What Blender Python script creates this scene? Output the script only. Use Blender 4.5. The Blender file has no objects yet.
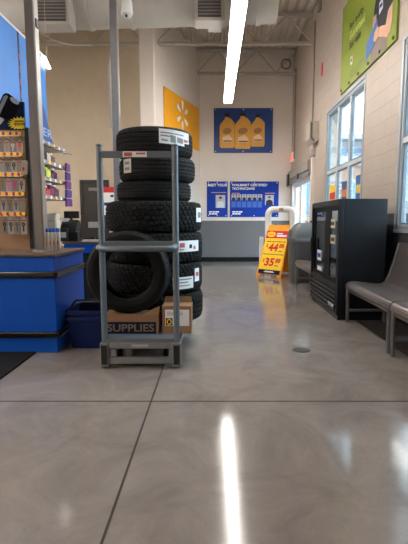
import bpy, bmesh, math, random
from mathutils import Vector, Matrix, Euler
random.seed(7)
PI = math.pi
SC = bpy.context.scene
COL = SC.collection
R_ = math.radians

# ------------------------------------------------------------------ camera
FPX, VX, VY, CAMH = 430.0, 214.0, 221.0, 1.15
TH = math.atan((272 - VY) / FPX)
cd = bpy.data.cameras.new('camera')
cd.sensor_fit = 'AUTO'; cd.sensor_width = 36.0
cd.lens = FPX / 544 * 36
cd.shift_x = -(VX - 204) / 544
cd.clip_start = 0.05; cd.clip_end = 300
cam = bpy.data.objects.new('camera', cd); COL.objects.link(cam)
cam.location = (0, 0, CAMH); cam.rotation_euler = (PI / 2 - TH, 0, 0)
SC.camera = cam

# ------------------------------------------------------------------ world, exposure
w = bpy.data.worlds.new('sky'); SC.world = w; w.use_nodes = True
nt = w.node_tree; nt.nodes.clear()
wo = nt.nodes.new('ShaderNodeOutputWorld')
wb = nt.nodes.new('ShaderNodeBackground')
sky = nt.nodes.new('ShaderNodeTexSky'); sky.sky_type = 'HOSEK_WILKIE'
sky.sun_direction = Vector((0.2, -0.5, 0.85)).normalized(); sky.turbidity = 8; sky.ground_albedo = 0.4
mx = nt.nodes.new('ShaderNodeMixRGB'); mx.inputs[0].default_value = 0.75
mx.inputs[2].default_value = (0.72, 0.90, 1.0, 1)
nt.links.new(sky.outputs[0], mx.inputs[1]); nt.links.new(mx.outputs[0], wb.inputs[0])
wb.inputs[1].default_value = 4.0
nt.links.new(wb.outputs[0], wo.inputs[0])
SC.view_settings.view_transform = 'Standard'; SC.view_settings.look = 'None'
SC.view_settings.exposure = 2.2; SC.view_settings.gamma = 1.0
SC.view_settings.use_curve_mapping = False
LAMP = 10.0            # emission of the fluorescent tubes

# ------------------------------------------------------------------ pixel -> place helpers (true depths)
_c, _s = math.cos(TH), math.sin(TH)
def ray(x, y):
    u = (x - VX) / FPX; v = (y - 272) / FPX
    return Vector((u, _c - v * _s, -_s - v * _c))
def at(x, y, Y):
    d = ray(x, y); return Vector((0, 0, CAMH)) + d * (Y / d.y)
def atx(x, y, X):
    d = ray(x, y); return Vector((0, 0, CAMH)) + d * (X / d.x)
def hitp(x, y, p0, n):
    d = ray(x, y); o = Vector((0, 0, CAMH)); return o + d * ((p0 - o).dot(n) / d.dot(n))

# ------------------------------------------------------------------ materials
def lin(c):
    r = []
    for k in c[:3]:
        k = k / 255.0
        r.append(k / 12.92 if k <= 0.04045 else ((k + 0.055) / 1.055) ** 2.4)
    return (r[0], r[1], r[2], 1)
MATS = {}
def mat(name, rgb, rough=0.5, metal=0.0, vary=0.08, scale=6.0, bump=0.0, bscale=60, spec=0.5, coat=0.0):
    if name in MATS: return MATS[name]
    m = bpy.data.materials.new(name); m.use_nodes = True
    n = m.node_tree; b = n.nodes['Principled BSDF']
    b.inputs['Roughness'].default_value = rough; b.inputs['Metallic'].default_value = metal
    b.inputs['Specular IOR Level'].default_value = spec
    b.inputs['Coat Weight'].default_value = coat
    tc = n.nodes.new('ShaderNodeTexCoord')
    nz = n.nodes.new('ShaderNodeTexNoise'); nz.inputs['Scale'].default_value = scale; nz.inputs['Detail'].default_value = 4
    n.links.new(tc.outputs['Object'], nz.inputs['Vector'])
    cr = n.nodes.new('ShaderNodeValToRGB'); L = lin(rgb)
    cr.color_ramp.elements[0].position = 0.3; cr.color_ramp.elements[1].position = 0.7
    cr.color_ramp.elements[0].color = tuple(k * (1 - vary) for k in L[:3]) + (1,)
    cr.color_ramp.elements[1].color = tuple(min(1, k * (1 + vary)) for k in L[:3]) + (1,)
    n.links.new(nz.outputs['Fac'], cr.inputs[0]); n.links.new(cr.outputs[0], b.inputs['Base Color'])
    if bump:
        n2 = n.nodes.new('ShaderNodeTexNoise'); n2.inputs['Scale'].default_value = bscale
        n.links.new(tc.outputs['Object'], n2.inputs['Vector'])
        bp = n.nodes.new('ShaderNodeBump'); bp.inputs['Strength'].default_value = bump; bp.inputs['Distance'].default_value = 0.01
        n.links.new(n2.outputs['Fac'], bp.inputs['Height']); n.links.new(bp.outputs[0], b.inputs['Normal'])
    MATS[name] = m; return m
def emit(name, rgb, strength):
    if name in MATS: return MATS[name]
    m = bpy.data.materials.new(name); m.use_nodes = True
    n = m.node_tree; n.nodes.clear()
    o = n.nodes.new('ShaderNodeOutputMaterial'); e = n.nodes.new('ShaderNodeEmission')
    e.inputs[0].default_value = lin(rgb); e.inputs[1].default_value = strength
    n.links.new(e.outputs[0], o.inputs[0]); MATS[name] = m; return m
def glass(name, tint, refl=0.08):
    if name in MATS: return MATS[name]
    m = bpy.data.materials.new(name); m.use_nodes = True
    n = m.node_tree; n.nodes.clear()
    o = n.nodes.new('ShaderNodeOutputMaterial'); t = n.nodes.new('ShaderNodeBsdfTransparent')
    t.inputs[0].default_value = tint
    g = n.nodes.new('ShaderNodeBsdfGlossy'); g.inputs['Roughness'].default_value = 0.02
    lw = n.nodes.new('ShaderNodeLayerWeight'); lw.inputs[0].default_value = 0.25
    ma = n.nodes.new('ShaderNodeMath'); ma.operation = 'MULTIPLY_ADD'; ma.inputs[1].default_value = 0.6; ma.inputs[2].default_value = refl
    n.links.new(lw.outputs['Fresnel'], ma.inputs[0])
    x = n.nodes.new('ShaderNodeMixShader'); n.links.new(ma.outputs[0], x.inputs[0])
    n.links.new(t.outputs[0], x.inputs[1]); n.links.new(g.outputs[0], x.inputs[2]); n.links.new(x.outputs[0], o.inputs[0])
    MATS[name] = m; return m
def floor_mat():
    m = bpy.data.materials.new('polished_concrete'); m.use_nodes = True
    n = m.node_tree; b = n.nodes['Principled BSDF']
    tc = n.nodes.new('ShaderNodeTexCoord')
    a = n.nodes.new('ShaderNodeTexNoise'); a.inputs['Scale'].default_value = 2.2; a.inputs['Detail'].default_value = 10; a.inputs['Roughness'].default_value = 0.75
    a.inputs['Distortion'].default_value = 0.8
    d = n.nodes.new('ShaderNodeTexNoise'); d.inputs['Scale'].default_value = 260; d.inputs['Detail'].default_value = 2
    for q in (a, d): n.links.new(tc.outputs['Object'], q.inputs['Vector'])
    cr = n.nodes.new('ShaderNodeValToRGB')
    cr.color_ramp.elements[0].position = 0.32; cr.color_ramp.elements[0].color = lin((120, 112, 108))
    cr.color_ramp.elements[1].position = 0.68; cr.color_ramp.elements[1].color = lin((147, 139, 134))
    n.links.new(a.outputs['Fac'], cr.inputs[0])
    r2 = n.nodes.new('ShaderNodeValToRGB')
    r2.color_ramp.elements[0].position = 0.3; r2.color_ramp.elements[0].color = (0.62, 0.61, 0.60, 1)
    r2.color_ramp.elements[1].position = 0.62; r2.color_ramp.elements[1].color = (1, 1, 1, 1)
    n.links.new(d.outputs['Fac'], r2.inputs[0])
    mm = n.nodes.new('ShaderNodeMixRGB'); mm.blend_type = 'MULTIPLY'; mm.inputs[0].default_value = 0.6
    n.links.new(cr.outputs[0], mm.inputs[1]); n.links.new(r2.outputs[0], mm.inputs[2])
    n.links.new(mm.outputs[0], b.inputs['Base Color'])
    mr = n.nodes.new('ShaderNodeMapRange'); mr.inputs[1].default_value = 0.3; mr.inputs[2].default_value = 0.7
    mr.inputs[3].default_value = 0.08; mr.inputs[4].default_value = 0.15
    n.links.new(a.outputs['Fac'], mr.inputs[0]); n.links.new(mr.outputs[0], b.inputs['Roughness'])
    b.inputs['Specular IOR Level'].default_value = 0.38
    lf = n.nodes.new('ShaderNodeTexNoise'); lf.inputs['Scale'].default_value = 5; n.links.new(tc.outputs['Object'], lf.inputs['Vector'])
    bp = n.nodes.new('ShaderNodeBump'); bp.inputs['Strength'].default_value = 0.02; bp.inputs['Distance'].default_value = 0.01
    n.links.new(lf.outputs['Fac'], bp.inputs['Height']); n.links.new(bp.outputs[0], b.inputs['Normal'])
    return m
def wall_mat(name, upper, lower, zsplit, blocks=True):
    m = bpy.data.materials.new(name); m.use_nodes = True
    n = m.node_tree; b = n.nodes['Principled BSDF']; b.inputs['Roughness'].default_value = 0.55
    tc = n.nodes.new('ShaderNodeTexCoord'); sp = n.nodes.new('ShaderNodeSeparateXYZ')
    n.links.new(tc.outputs['Object'], sp.inputs[0])
    gt = n.nodes.new('ShaderNodeMath'); gt.operation = 'GREATER_THAN'; gt.inputs[1].default_value = zsplit
    n.links.new(sp.outputs['Z'], gt.inputs[0])
    nz = n.nodes.new('ShaderNodeTexNoise'); nz.inputs['Scale'].default_value = 2.5; nz.inputs['Detail'].default_value = 5
    n.links.new(tc.outputs['Object'], nz.inputs['Vector'])
    c = n.nodes.new('ShaderNodeMixRGB'); c.inputs[1].default_value = lin(lower); c.inputs[2].default_value = lin(upper)
    n.links.new(gt.outputs[0], c.inputs[0])
    v = n.nodes.new('ShaderNodeMixRGB'); v.blend_type = 'MULTIPLY'; v.inputs[0].default_value = 0.12
    n.links.new(c.outputs[0], v.inputs[1]); n.links.new(nz.outputs['Fac'], v.inputs[2])
    last = v.outputs[0]
    if blocks:
        cb = n.nodes.new('ShaderNodeCombineXYZ'); n.links.new(sp.outputs['Y'], cb.inputs[0]); n.links.new(sp.outputs['Z'], cb.inputs[1])
        br = n.nodes.new('ShaderNodeTexBrick'); br.inputs['Scale'].default_value = 1
        br.inputs['Brick Width'].default_value = 0.4; br.inputs['Row Height'].default_value = 0.2
        br.inputs['Mortar Size'].default_value = 0.006; br.inputs['Mortar Smooth'].default_value = 0.4
        n.links.new(cb.outputs[0], br.inputs['Vector'])
        bp = n.nodes.new('ShaderNodeBump'); bp.invert = True; bp.inputs['Strength'].default_value = 0.5; bp.inputs['Distance'].default_value = 0.008
        n.links.new(br.outputs['Fac'], bp.inputs['Height']); n.links.new(bp.outputs[0], b.inputs['Normal'])
        dk = n.nodes.new('ShaderNodeMixRGB'); dk.blend_type = 'MULTIPLY'; dk.inputs[2].default_value = (0.84, 0.82, 0.80, 1)
        n.links.new(br.outputs['Fac'], dk.inputs[0]); n.links.new(last, dk.inputs[1]); last = dk.outputs[0]
    n.links.new(last, b.inputs['Base Color'])
    return m
def brick_mat():
    m = bpy.data.materials.new('outdoor_brick'); m.use_nodes = True
    n = m.node_tree; b = n.nodes['Principled BSDF']; b.inputs['Roughness'].default_value = 0.9
    tc = n.nodes.new('ShaderNodeTexCoord'); sp = n.nodes.new('ShaderNodeSeparateXYZ'); n.links.new(tc.outputs['Object'], sp.inputs[0])
    cb = n.nodes.new('ShaderNodeCombineXYZ'); n.links.new(sp.outputs['X'], cb.inputs[0]); n.links.new(sp.outputs['Z'], cb.inputs[1])
    br = n.nodes.new('ShaderNodeTexBrick'); br.inputs['Scale'].default_value = 1; br.inputs['Brick Width'].default_value = 0.5; br.inputs['Row Height'].default_value = 0.2
    br.inputs['Mortar Size'].default_value = 0.02
    br.inputs['Color1'].default_value = lin((136, 94, 74)); br.inputs['Color2'].default_value = lin((116, 74, 58)); br.inputs['Mortar'].default_value = lin((150, 142, 134))
    n.links.new(cb.outputs[0], br.inputs['Vector']); n.links.new(br.outputs['Color'], b.inputs['Base Color'])
    return m
def perforated_mat():
    m = bpy.data.materials.new('perforated_steel'); m.use_nodes = True
    n = m.node_tree; b = n.nodes['Principled BSDF']; o = n.nodes['Material Output']
    b.inputs['Base Color'].default_value = lin((138, 130, 130)); b.inputs['Metallic'].default_value = 0.55; b.inputs['Roughness'].default_value = 0.3
    tc = n.nodes.new('ShaderNodeTexCoord'); sp = n.nodes.new('ShaderNodeSeparateXYZ'); n.links.new(tc.outputs['Object'], sp.inputs[0])
    ad = n.nodes.new('ShaderNodeMath'); ad.operation = 'ADD'; n.links.new(sp.outputs['X'], ad.inputs[0]); n.links.new(sp.outputs['Z'], ad.inputs[1])
    cb = n.nodes.new('ShaderNodeCombineXYZ'); n.links.new(sp.outputs['Y'], cb.inputs[0]); n.links.new(ad.outputs[0], cb.inputs[1])
    sc = n.nodes.new('ShaderNodeVectorMath'); sc.operation = 'SCALE'; sc.inputs['Scale'].default_value = 32; n.links.new(cb.outputs[0], sc.inputs[0])
    fr = n.nodes.new('ShaderNodeVectorMath'); fr.operation = 'FRACTION'; n.links.new(sc.outputs[0], fr.inputs[0])
    sb = n.nodes.new('ShaderNodeVectorMath'); sb.operation = 'SUBTRACT'; sb.inputs[1].default_value = (0.5, 0.5, 0); n.links.new(fr.outputs[0], sb.inputs[0])
    ln = n.nodes.new('ShaderNodeVectorMath'); ln.operation = 'LENGTH'; n.links.new(sb.outputs[0], ln.inputs[0])
    lt = n.nodes.new('ShaderNodeMath'); lt.operation = 'LESS_THAN'; lt.inputs[1].default_value = 0.3; n.links.new(ln.outputs['Value'], lt.inputs[0])
    tr = n.nodes.new('ShaderNodeBsdfTransparent'); mxs = n.nodes.new('ShaderNodeMixShader')
    n.links.new(lt.outputs[0], mxs.inputs[0]); n.links.new(b.outputs[0], mxs.inputs[1]); n.links.new(tr.outputs[0], mxs.inputs[2])
    n.links.new(mxs.outputs[0], o.inputs[0])
    return m

# ------------------------------------------------------------------ mesh builder
class Fr:
    """a flat frame in space: origin, right, up (normal = right x up)"""
    def __init__(s, o, r, u):
        s.o = Vector(o); s.r = Vector(r).normalized(); s.u = Vector(u).normalized(); s.n = s.r.cross(s.u).normalized()
    def __call__(s, a, b, d=0.0): return s.o + s.r * a + s.u * b + s.n * d
class MB:
    def __init__(s): s.v = []; s.f = []
    def add(s, vs, fs):
        k = len(s.v); s.v += [tuple(p) for p in vs]; s.f += [tuple(i + k for i in f) for f in fs]; return s
    def box(s, x0, x1, y0, y1, z0, z1):
        vs = [(x, y, z) for x in (x0, x1) for y in (y0, y1) for z in (z0, z1)]
        return s.add(vs, [(0, 1, 3, 2), (4, 6, 7, 5), (0, 4, 5, 1), (2, 3, 7, 6), (0, 2, 6, 4), (1, 5, 7, 3)])
    def fbox(s, F, a0, a1, b0, b1, d0, d1):
        return s.prism(F, [(a0, b0), (a1, b0), (a1, b1), (a0, b1)], d0, d1)
    def prism(s, F, pts, d0, d1):
        n = len(pts)
        vs = [F(a, b, d0) for a, b in pts] + [F(a, b, d1) for a, b in pts]
        fs = [tuple(range(n))[::-1], tuple(range(n, 2 * n))] + [(i, (i + 1) % n, n + (i + 1) % n, n + i) for i in range(n)]
        return s.add(vs, fs)
    def tube(s, pts, r, n=10):
        pts = [Vector(p) for p in pts]; rings = []
        ref = None
        for i, p in enumerate(pts):
            t = (pts[min(i + 1, len(pts) - 1)] - pts[max(i - 1, 0)]).normalized()
            if ref is None: ref = Vector((0, 0, 1)) if abs(t.z) < 0.9 else Vector((1, 0, 0))
            a = (ref - t * ref.dot(t)).normalized(); b = t.cross(a); ref = a
            rr = r[i] if isinstance(r, (list, tuple)) else r
            rings.append([p + (a * math.cos(2 * PI * k / n) + b * math.sin(2 * PI * k / n)) * rr for k in range(n)])
        vs = [q for g in rings for q in g]; fs = []
        for i in range(len(rings) - 1):
            for k in range(n): fs.append((i * n + k, i * n + (k + 1) % n, (i + 1) * n + (k + 1) % n, (i + 1) * n + k))
        fs += [tuple(range(n))[::-1], tuple(range((len(rings) - 1) * n, len(rings) * n))]
        return s.add(vs, fs)
    def lathe(s, prof, n=32, closed=False, o=(0, 0, 0), cap=True):
        o = Vector(o); vs = []; fs = []; m = len(prof)
        for r, h in prof:
            for k in range(n): vs.append(o + Vector((r * math.cos(2 * PI * k / n), r * math.sin(2 * PI * k / n), h)))
        for i in range(m if closed else m - 1):
            j = (i + 1) % m
            for k in range(n): fs.append((i * n + k, i * n + (k + 1) % n, j * n + (k + 1) % n, j * n + k))
        if cap and not closed: fs += [tuple(range(n))[::-1], tuple(range((m - 1) * n, m * n))]
        return s.add(vs, fs)
    def sphere(s, c, rx, ry=None, rz=None, n=14):
        ry = ry or rx; rz = rz or rx; c = Vector(c); m = n // 2; vs = [c + Vector((0, 0, -rz))]; fs = []
        for i in range(1, m):
            t = -PI / 2 + PI * i / m
            for k in range(n): vs.append(c + Vector((rx * math.cos(t) * math.cos(2 * PI * k / n), ry * math.cos(t) * math.sin(2 * PI * k / n), rz * math.sin(t))))
        vs.append(c + Vector((0, 0, rz)))
        for k in range(n):
            fs.append((0, 1 + (k + 1) % n, 1 + k)); e = 1 + (m - 2) * n; fs.append((len(vs) - 1, e + k, e + (k + 1) % n))
        for i in range(m - 2):
            for k in range(n): fs.append((1 + i * n + k, 1 + i * n + (k + 1) % n, 1 + (i + 1) * n + (k + 1) % n, 1 + (i + 1) * n + k))
        return s.add(vs, fs)
    def build(s, name, m, parent=None, loc=None, smooth=False, bevel=0.0, label=None):
        me = bpy.data.meshes.new(name); me.from_pydata(s.v, [], s.f)
        bm = bmesh.new(); bm.from_mesh(me); bmesh.ops.recalc_face_normals(bm, faces=bm.faces); bm.to_mesh(me); bm.free()
        me.materials.append(m)
        ob = bpy.data.objects.new(name, me); COL.objects.link(ob)
        if parent: ob.parent = parent
        if loc: ob.location = loc
        if bevel:
            b = ob.modifiers.new('bevel', 'BEVEL'); b.width = bevel; b.segments = 2; b.limit_method = 'ANGLE'; b.angle_limit = R_(40)
        if smooth:
            for p in me.polygons: p.use_smooth = True
            if not bevel:
                try: me.set_sharp_from_angle(angle=R_(40))
                except Exception: pass
        if label: ob['label'] = label
        return ob
def box(x0, x1, y0, y1, z0, z1): return MB().box(x0, x1, y0, y1, z0, z1)
def thing(name, label, cat, loc=(0, 0, 0), rz=0.0, group=None):
    o = bpy.data.objects.new(name, None); COL.objects.link(o); o.empty_display_size = 0.1
    o.location = loc; o.rotation_euler = (0, 0, rz); o['label'] = label; o['category'] = cat
    if group: o['group'] = group
    return o
def tag(o, label, cat, group=None, kind=None):
    o['label'] = label; o['category'] = cat
    if group: o['group'] = group
    if kind: o['kind'] = kind
    return o
def struct(o, label=None):
    o['kind'] = 'structure'
    if label: o['label'] = label; o['category'] = o.name.split('_')[0]
    return o
def dup(root, loc, rz=None, label=None):
    r = root.copy(); COL.objects.link(r); r.location = loc
    if rz is not None: r.rotation_euler = (0, 0, rz)
    if label: r['label'] = label
    for ch in list(root.children):
        c = ch.copy(); COL.objects.link(c); c.parent = r
        for g in list(ch.children):
            d = g.copy(); COL.objects.link(d); d.parent = c
    return r
def text(s, name, m, F, a, b, width=None, height=0.1, d=0.002, parent=None, bold=0.0, shear=0.0, align='L'):
    """flat lettering; (a, b) is its lower left (or centre) in frame F"""
    cu = bpy.data.curves.new('t', 'FONT'); cu.body = s; cu.offset = bold; cu.shear = shear; cu.resolution_u = 3
    tmp = bpy.data.objects.new('t', cu); COL.objects.link(tmp)
    dg = bpy.context.evaluated_depsgraph_get()
    me = bpy.data.meshes.new_from_object(tmp.evaluated_get(dg))
    bpy.data.objects.remove(tmp); bpy.data.curves.remove(cu)
    xs = [v.co.x for v in me.vertices]; ys = [v.co.y for v in me.vertices]
    sy = height / (max(ys) - min(ys)); sx = width / (max(xs) - min(xs)) if width else sy
    wdt = (max(xs) - min(xs)) * sx
    off = -wdt / 2 if align == 'C' else 0
    x0, y0 = min(xs), min(ys)
    for v in me.vertices: v.co = F(a + off + (v.co.x - x0) * sx, b + (v.co.y - y0) * sy, d)
    me.name = name; me.materials.clear(); me.materials.append(m)
    ob = bpy.data.objects.new(name, me); COL.objects.link(ob)
    if parent: ob.parent = parent
    return ob
def ell(cx, cy, rx, ry, n=24, rot=0.0):
    return [(cx + rx * math.cos(t) * math.cos(rot) - ry * math.sin(t) * math.sin(rot), cy + rx * math.cos(t) * math.sin(rot) + ry * math.sin(t) * math.cos(rot)) for t in [2 * PI * k / n for k in range(n)]]

# palette
M_floor = floor_mat()
M_cream = wall_mat('cream_wall', (226, 215, 206), (104, 103, 106), 1.16, False)
M_block = wall_mat('cream_block_wall', (178, 164, 152), (66, 65, 66), 1.24, True)
M_beige = mat('beige_wall', (204, 188, 166), 0.6, vary=0.03)
M_ceil = mat('ceiling_white', (186, 176, 164), 0.6, vary=0.04)
M_truss = mat('truss_white', (178, 170, 160), 0.5, vary=0.04)
M_duct = mat('duct_white', (178, 174, 168), 0.45, vary=0.03)
M_white = mat('white_plastic', (226, 226, 226), 0.4, vary=0.02)
M_paper = mat('paper_white', (232, 232, 234), 0.6, vary=0.02)
M_alu = mat('pale_aluminium', (190, 198, 204), 0.4, 0.1, vary=0.03)
M_grayalu = mat('grey_aluminium', (160, 170, 178), 0.4, 0.2, vary=0.03)
M_black = mat('black_plastic', (22, 22, 24), 0.4, vary=0.1)
M_blackrub = mat('black_rubber', (17, 17, 18), 0.8, vary=0.15, spec=0.2)
M_tread = mat('tyre_tread', (22, 22, 24), 0.7, vary=0.15, scale=20, spec=0.25)
M_side = mat('tyre_sidewall', (10, 10, 12), 0.6, vary=0.12, scale=12, spec=0.2)
M_cart = mat('cart_grey_paint', (104, 114, 124), 0.4, 0.25, vary=0.06)
M_cartd = mat('cart_worn_steel', (128, 130, 132), 0.42, 0.4, vary=0.12, scale=14)
M_kraft = mat('kraft_cardboard', (144, 108, 78), 0.8, vary=0.06)
M_kraftd = mat('kraft_flap', (160, 126, 94), 0.8, vary=0.06)
M_navy = mat('navy_ink', (18, 32, 62), 0.7, spec=.15)
M_blue = mat('counter_blue', (4, 80, 186), 0.5, vary=0.05, spec=0.25)
M_sblue = mat('sign_blue', (6, 52, 152), 0.5, vary=0.03, spec=0.25)
M_oblue = mat('poster_blue', (26, 62, 130), 0.45, vary=0.06)
M_sky = mat('panel_blue', (66, 134, 214), 0.5, vary=0.06, scale=4)
M_dsblue = mat('header_blue', (26, 76, 148), 0.5, vary=0.04)
M_brown = mat('countertop_brown', (88, 70, 60), 0.4, vary=0.1)
M_bronze = mat('bronze_bumper', (22, 17, 14), 0.22, 0.0)
M_tan = mat('tan_pegboard', (156, 122, 92), 0.7, vary=0.05)
M_post = mat('grey_post', (116, 108, 105), 0.45, 0.2, vary=0.05)
M_postl = mat('pale_post_edge', (170, 164, 160), 0.4, 0.2)
M_bin = mat('tote_blue', (6, 29, 84), 0.5, spec=0.3)
M_yell = mat('banner_yellow', (238, 166, 28), 0.5, vary=0.03)
M_bright = mat('sign_yellow', (252, 206, 12), 0.5, vary=0.02)
M_orange = mat('aframe_orange', (244, 158, 24), 0.5)
M_red = mat('red_ink', (208, 30, 36), 0.5)
M_green = mat('poster_lime', (128, 142, 46), 0.5, vary=0.08, scale=1.2)
M_cool = mat('cooler_black', (14, 19, 27), 0.5, vary=0.05, spec=0.3)
M_coolin = mat('cooler_inside', (150, 150, 154), 0.5)
M_trash = mat('trash_grey', (82, 85, 88), 0.5, vary=0.05)
M_trashd = mat('trash_lid_grey', (96, 100, 104), 0.45, vary=0.05)
M_perf = perforated_mat()
M_leg = mat('bench_leg_grey', (112, 110, 112), 0.4, 0.4)
M_skin = mat('printed_skin', (206, 160, 132), 0.6)
M_dcloth = mat('printed_dark_shirt', (34, 34, 46), 0.6)
M_hair = mat('printed_hair', (40, 30, 26), 0.6)
M_oil = mat('oil_bottle_yellow', (226, 164, 66), 0.5, vary=0.05)
M_door = mat('dark_brown_door', (38, 30, 28), 0.5)
M_doorf = mat('dark_brown_frame', (28, 23, 22), 0.5)
M_tube = emit('tube_glow', (255, 250, 242), LAMP)
M_glass = glass('window_glass', (0.93, 0.97, 0.98, 1))
M_cglass = glass('cooler_glass', (0.85, 0.87, 0.88, 1), 0.26)

# ------------------------------------------------------------------ setting
XW, YB, ZC = 2.15, 12.2, 5.65
XL, YR = -7.0, -4.0
struct(box(XL - .2, XW + .2, YR - .2, YB + .2, -0.2, 0).build('floor', M_floor))
# roof deck with ribs along the depth
pr = []; x = XL - .2
while x < XW + .2:
    pr += [(x, ZC + .07), (x + .05, ZC), (x + .11, ZC), (x + .16, ZC + .07)]; x += .20
mb = MB(); n = len(pr); vs = [(a, YR - .2, b) for a, b in pr] + [(a, YB + .2, b) for a, b in pr] + [(pr[-1][0], YR - .2, ZC + .2), (pr[0][0], YR - .2, ZC + .2), (pr[-1][0], YB + .2, ZC + .2), (pr[0][0], YB + .2, ZC + .2)]
fs = [(i, i + 1, n + i + 1, n + i) for i in range(n - 1)] + [(2 * n, 2 * n + 1, 2 * n + 3, 2 * n + 2)]
mb.add(vs, fs); struct(mb.build('ceiling', M_ceil))

# right wall with door and window openings
W1 = (6.40, 8.42, 1.06, 3.17); W2 = (2.98, 5.10, 1.06, 3.17); DR = (9.72, 12.02, 0.0, 2.22)
def wall_yz(x0, x1, ys, ye, zt, holes):
    mb = MB(); y = ys
    for (a, b, z0, z1) in sorted(holes):
        mb.box(x0, x1, y, a, 0, zt)
        if z0 > 0: mb.box(x0, x1, a, b, 0, z0)
        mb.box(x0, x1, a, b, z1, zt); y = b
    mb.box(x0, x1, y, ye, 0, zt); return mb
struct(wall_yz(XW, XW + .2, YR, YB + .2, ZC + .1, [W1, W2, DR]).build('wall_right', M_block))
xc = at(200, 150, YB).x
struct(box(xc, XW + .2, YB, YB + .2, 0, ZC + .1).build('wall_back', M_cream))
DP0 = Vector((-1.34, 9.62, 0)); DP1 = Vector((xc, YB, 0)); DD = (DP1 - DP0).normalized(); DN = Vector((DD.y, -DD.x, 0))
Fd = Fr(DP0, DD, (0, 0, 1))
struct(MB().fbox(Fd, 0, (DP1 - DP0).length + .12, 0, ZC + .1, -.18, 0).build('wall_diagonal', M_cream))
YL = 10.6
struct(box(XL, -1.36, YL, YL + .2, 0, ZC + .1).build('wall_back_left', M_beige))
struct(box(XL - .2, XL, YR, YL + .2, 0, ZC + .1).build('wall_left', M_beige))
struct(box(XL - .2, XW + .2, YR - .2, YR, 0, ZC + .1).build('wall_rear', M_beige))
p0, p1 = at(140, 90, 9.3), at(153.5, 90, 9.3)
o = box(p0.x, p1.x, 9.3, 9.62, 0, ZC).build('wall_pillar', M_cream); struct(o)
struct(box(xc, XW, YB - .015, YB, 0, .13).build('baseboard_back', M_blackrub))
mb = MB().fbox(Fd, 0, (DP1 - DP0).length - .01, 0, .13, 0, .015); struct(mb.build('baseboard_diagonal', M_blackrub))
mb = MB()
for a, b in ((YR, DR[0] - .06), (DR[1] + .06, YB - .02)): mb.box(XW - .015, XW, a, b, 0, .13)
struct(mb.build('baseboard_right', M_blackrub))
# saw-cut floor joints (dark filler flush with the slab)
M_joint = mat('joint_filler', (44, 37, 32), 0.8)
yj = 2.645; xj = -.404
struct(box(XL, XW - .02, yj - .006, yj + .006, -.002, .0012).build('trim_1', M_joint))
struct(box(xj - .0055, xj + .0055, YR, yj - .006, -.002, .0012).build('trim_2', M_joint))
struct(box(xj - .0055, xj + .0055, yj + .006, YB - .1, -.002, .0012).build('trim_3', M_joint))

# windows
def window(name, W, panes=3):
    y0, y1, z0, z1 = W; zt = 2.06
    r = bpy.data.objects.new(name, None); COL.objects.link(r); r.location = (XW, y0, z0); r['kind'] = 'structure'
    L, H = y1 - y0, z1 - z0; f = .05; xa, xb = .004, .085; t = zt - z0
    mb = MB(); mb.box(xa, xb, 0, L, 0, f).box(xa, xb, 0, L, H - f, H).box(xa, xb, 0, f, f, H - f).box(xa, xb, L - f, L, f, H - f)
    mb.build('window_frame', M_grayalu, r, bevel=.006)
    MB().box(xa + .005, xb - .005, f, L - f, t - .03, t + .03).build('transom', M_alu, r)
    st = L / panes
    for k in range(1, panes):
        MB().box(xa + .005, xb - .005, k * st - .035, k * st + .035, f, t - .03).box(xa + .005, xb - .005, k * st - .035, k * st + .035, t + .03, H - f).build('mullion', M_alu, r, bevel=.005)
    for k in range(panes):
        a, b = (k * st + .036 if k else f), ((k + 1) * st - .036 if k < panes - 1 else L - f)
        for z_, zz in ((f, t - .03), (t + .03, H - f)):
            mb = MB(); i = .022
            mb.box(.02, .055, a, b, z_, z_ + i).box(.02, .055, a, b, zz - i, zz).box(.02, .055, a, a + i, z_ + i, zz - i).box(.02, .055, b - i, b, z_ + i, zz - i)
            sh = mb.build('sash', mat('sash_grey', (96, 108, 118), .4), r)
            MB().box(.036, .042, a + i, b - i, z_ + i, zz - i).build('pane', M_glass, sh)
    MB().box(-.012, .0, -.05, L + .05, -.045, 0).build('window_sill', M_alu, r)
    MB().box(-.010, .0, -.05, 0, 0, H + .05).box(-.010, .0, L, L + .05, 0, H + .05).box(-.010, .0, 0, L, H, H + .05).build('window_casing', M_grayalu, r)
window('window_1', W1); window('window_2', W2)

# sliding entrance door in the right wall
d = bpy.data.objects.new('door_1', None); COL.objects.link(d); d.location = (XW, DR[0], 0); d['kind'] = 'structure'
L = DR[1] - DR[0]; H = DR[3]
MB().box(-.01, .16, 0, .07, 0, H).box(-.01, .16, L - .07, L, 0, H).box(-.01, .16, .07, L - .07, H - .1, H).build('door_frame', M_white, d, bevel=.006)
for a, b, xx in ((.07, 1.18, .03), (1.12, L - .07, .085)):
    mb = MB(); i = .06
    mb.box(xx, xx + .04, a, b, 0.005, .14).box(xx, xx + .04, a, b, H - .17, H - .1).box(xx, xx + .04, a, a + i, .14, H - .17).box(xx, xx + .04, b - i, b, .14, H - .17)
    q = mb.build('sliding_leaf', M_white, d)
    MB().box(xx + .015, xx + .022, a + i, b - i, .14, H - .17).build('pane', M_glass, q)
MB().box(-.10, -.011, -.08, L + .12, H + .05, H + .27).build('header_box', mat('header_beige', (150, 143, 136), .5), d, bevel=.012)
MB().box(-.07, -.011, -.06, L + .10, H - .06, H + .04).build('header_underside', mat('header_grey', (150, 146, 142), .5), d)
MB().box(-.14, -.10, L - .1, L + .12, H - .12, H + .2).build('sensor_bracket', M_black, d, bevel=.01)
MB().box(-.125, -.10, .9, 1.0, H - .06, H + .08).build('motion_sensor', M_black, d, bevel=.01)

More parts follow.
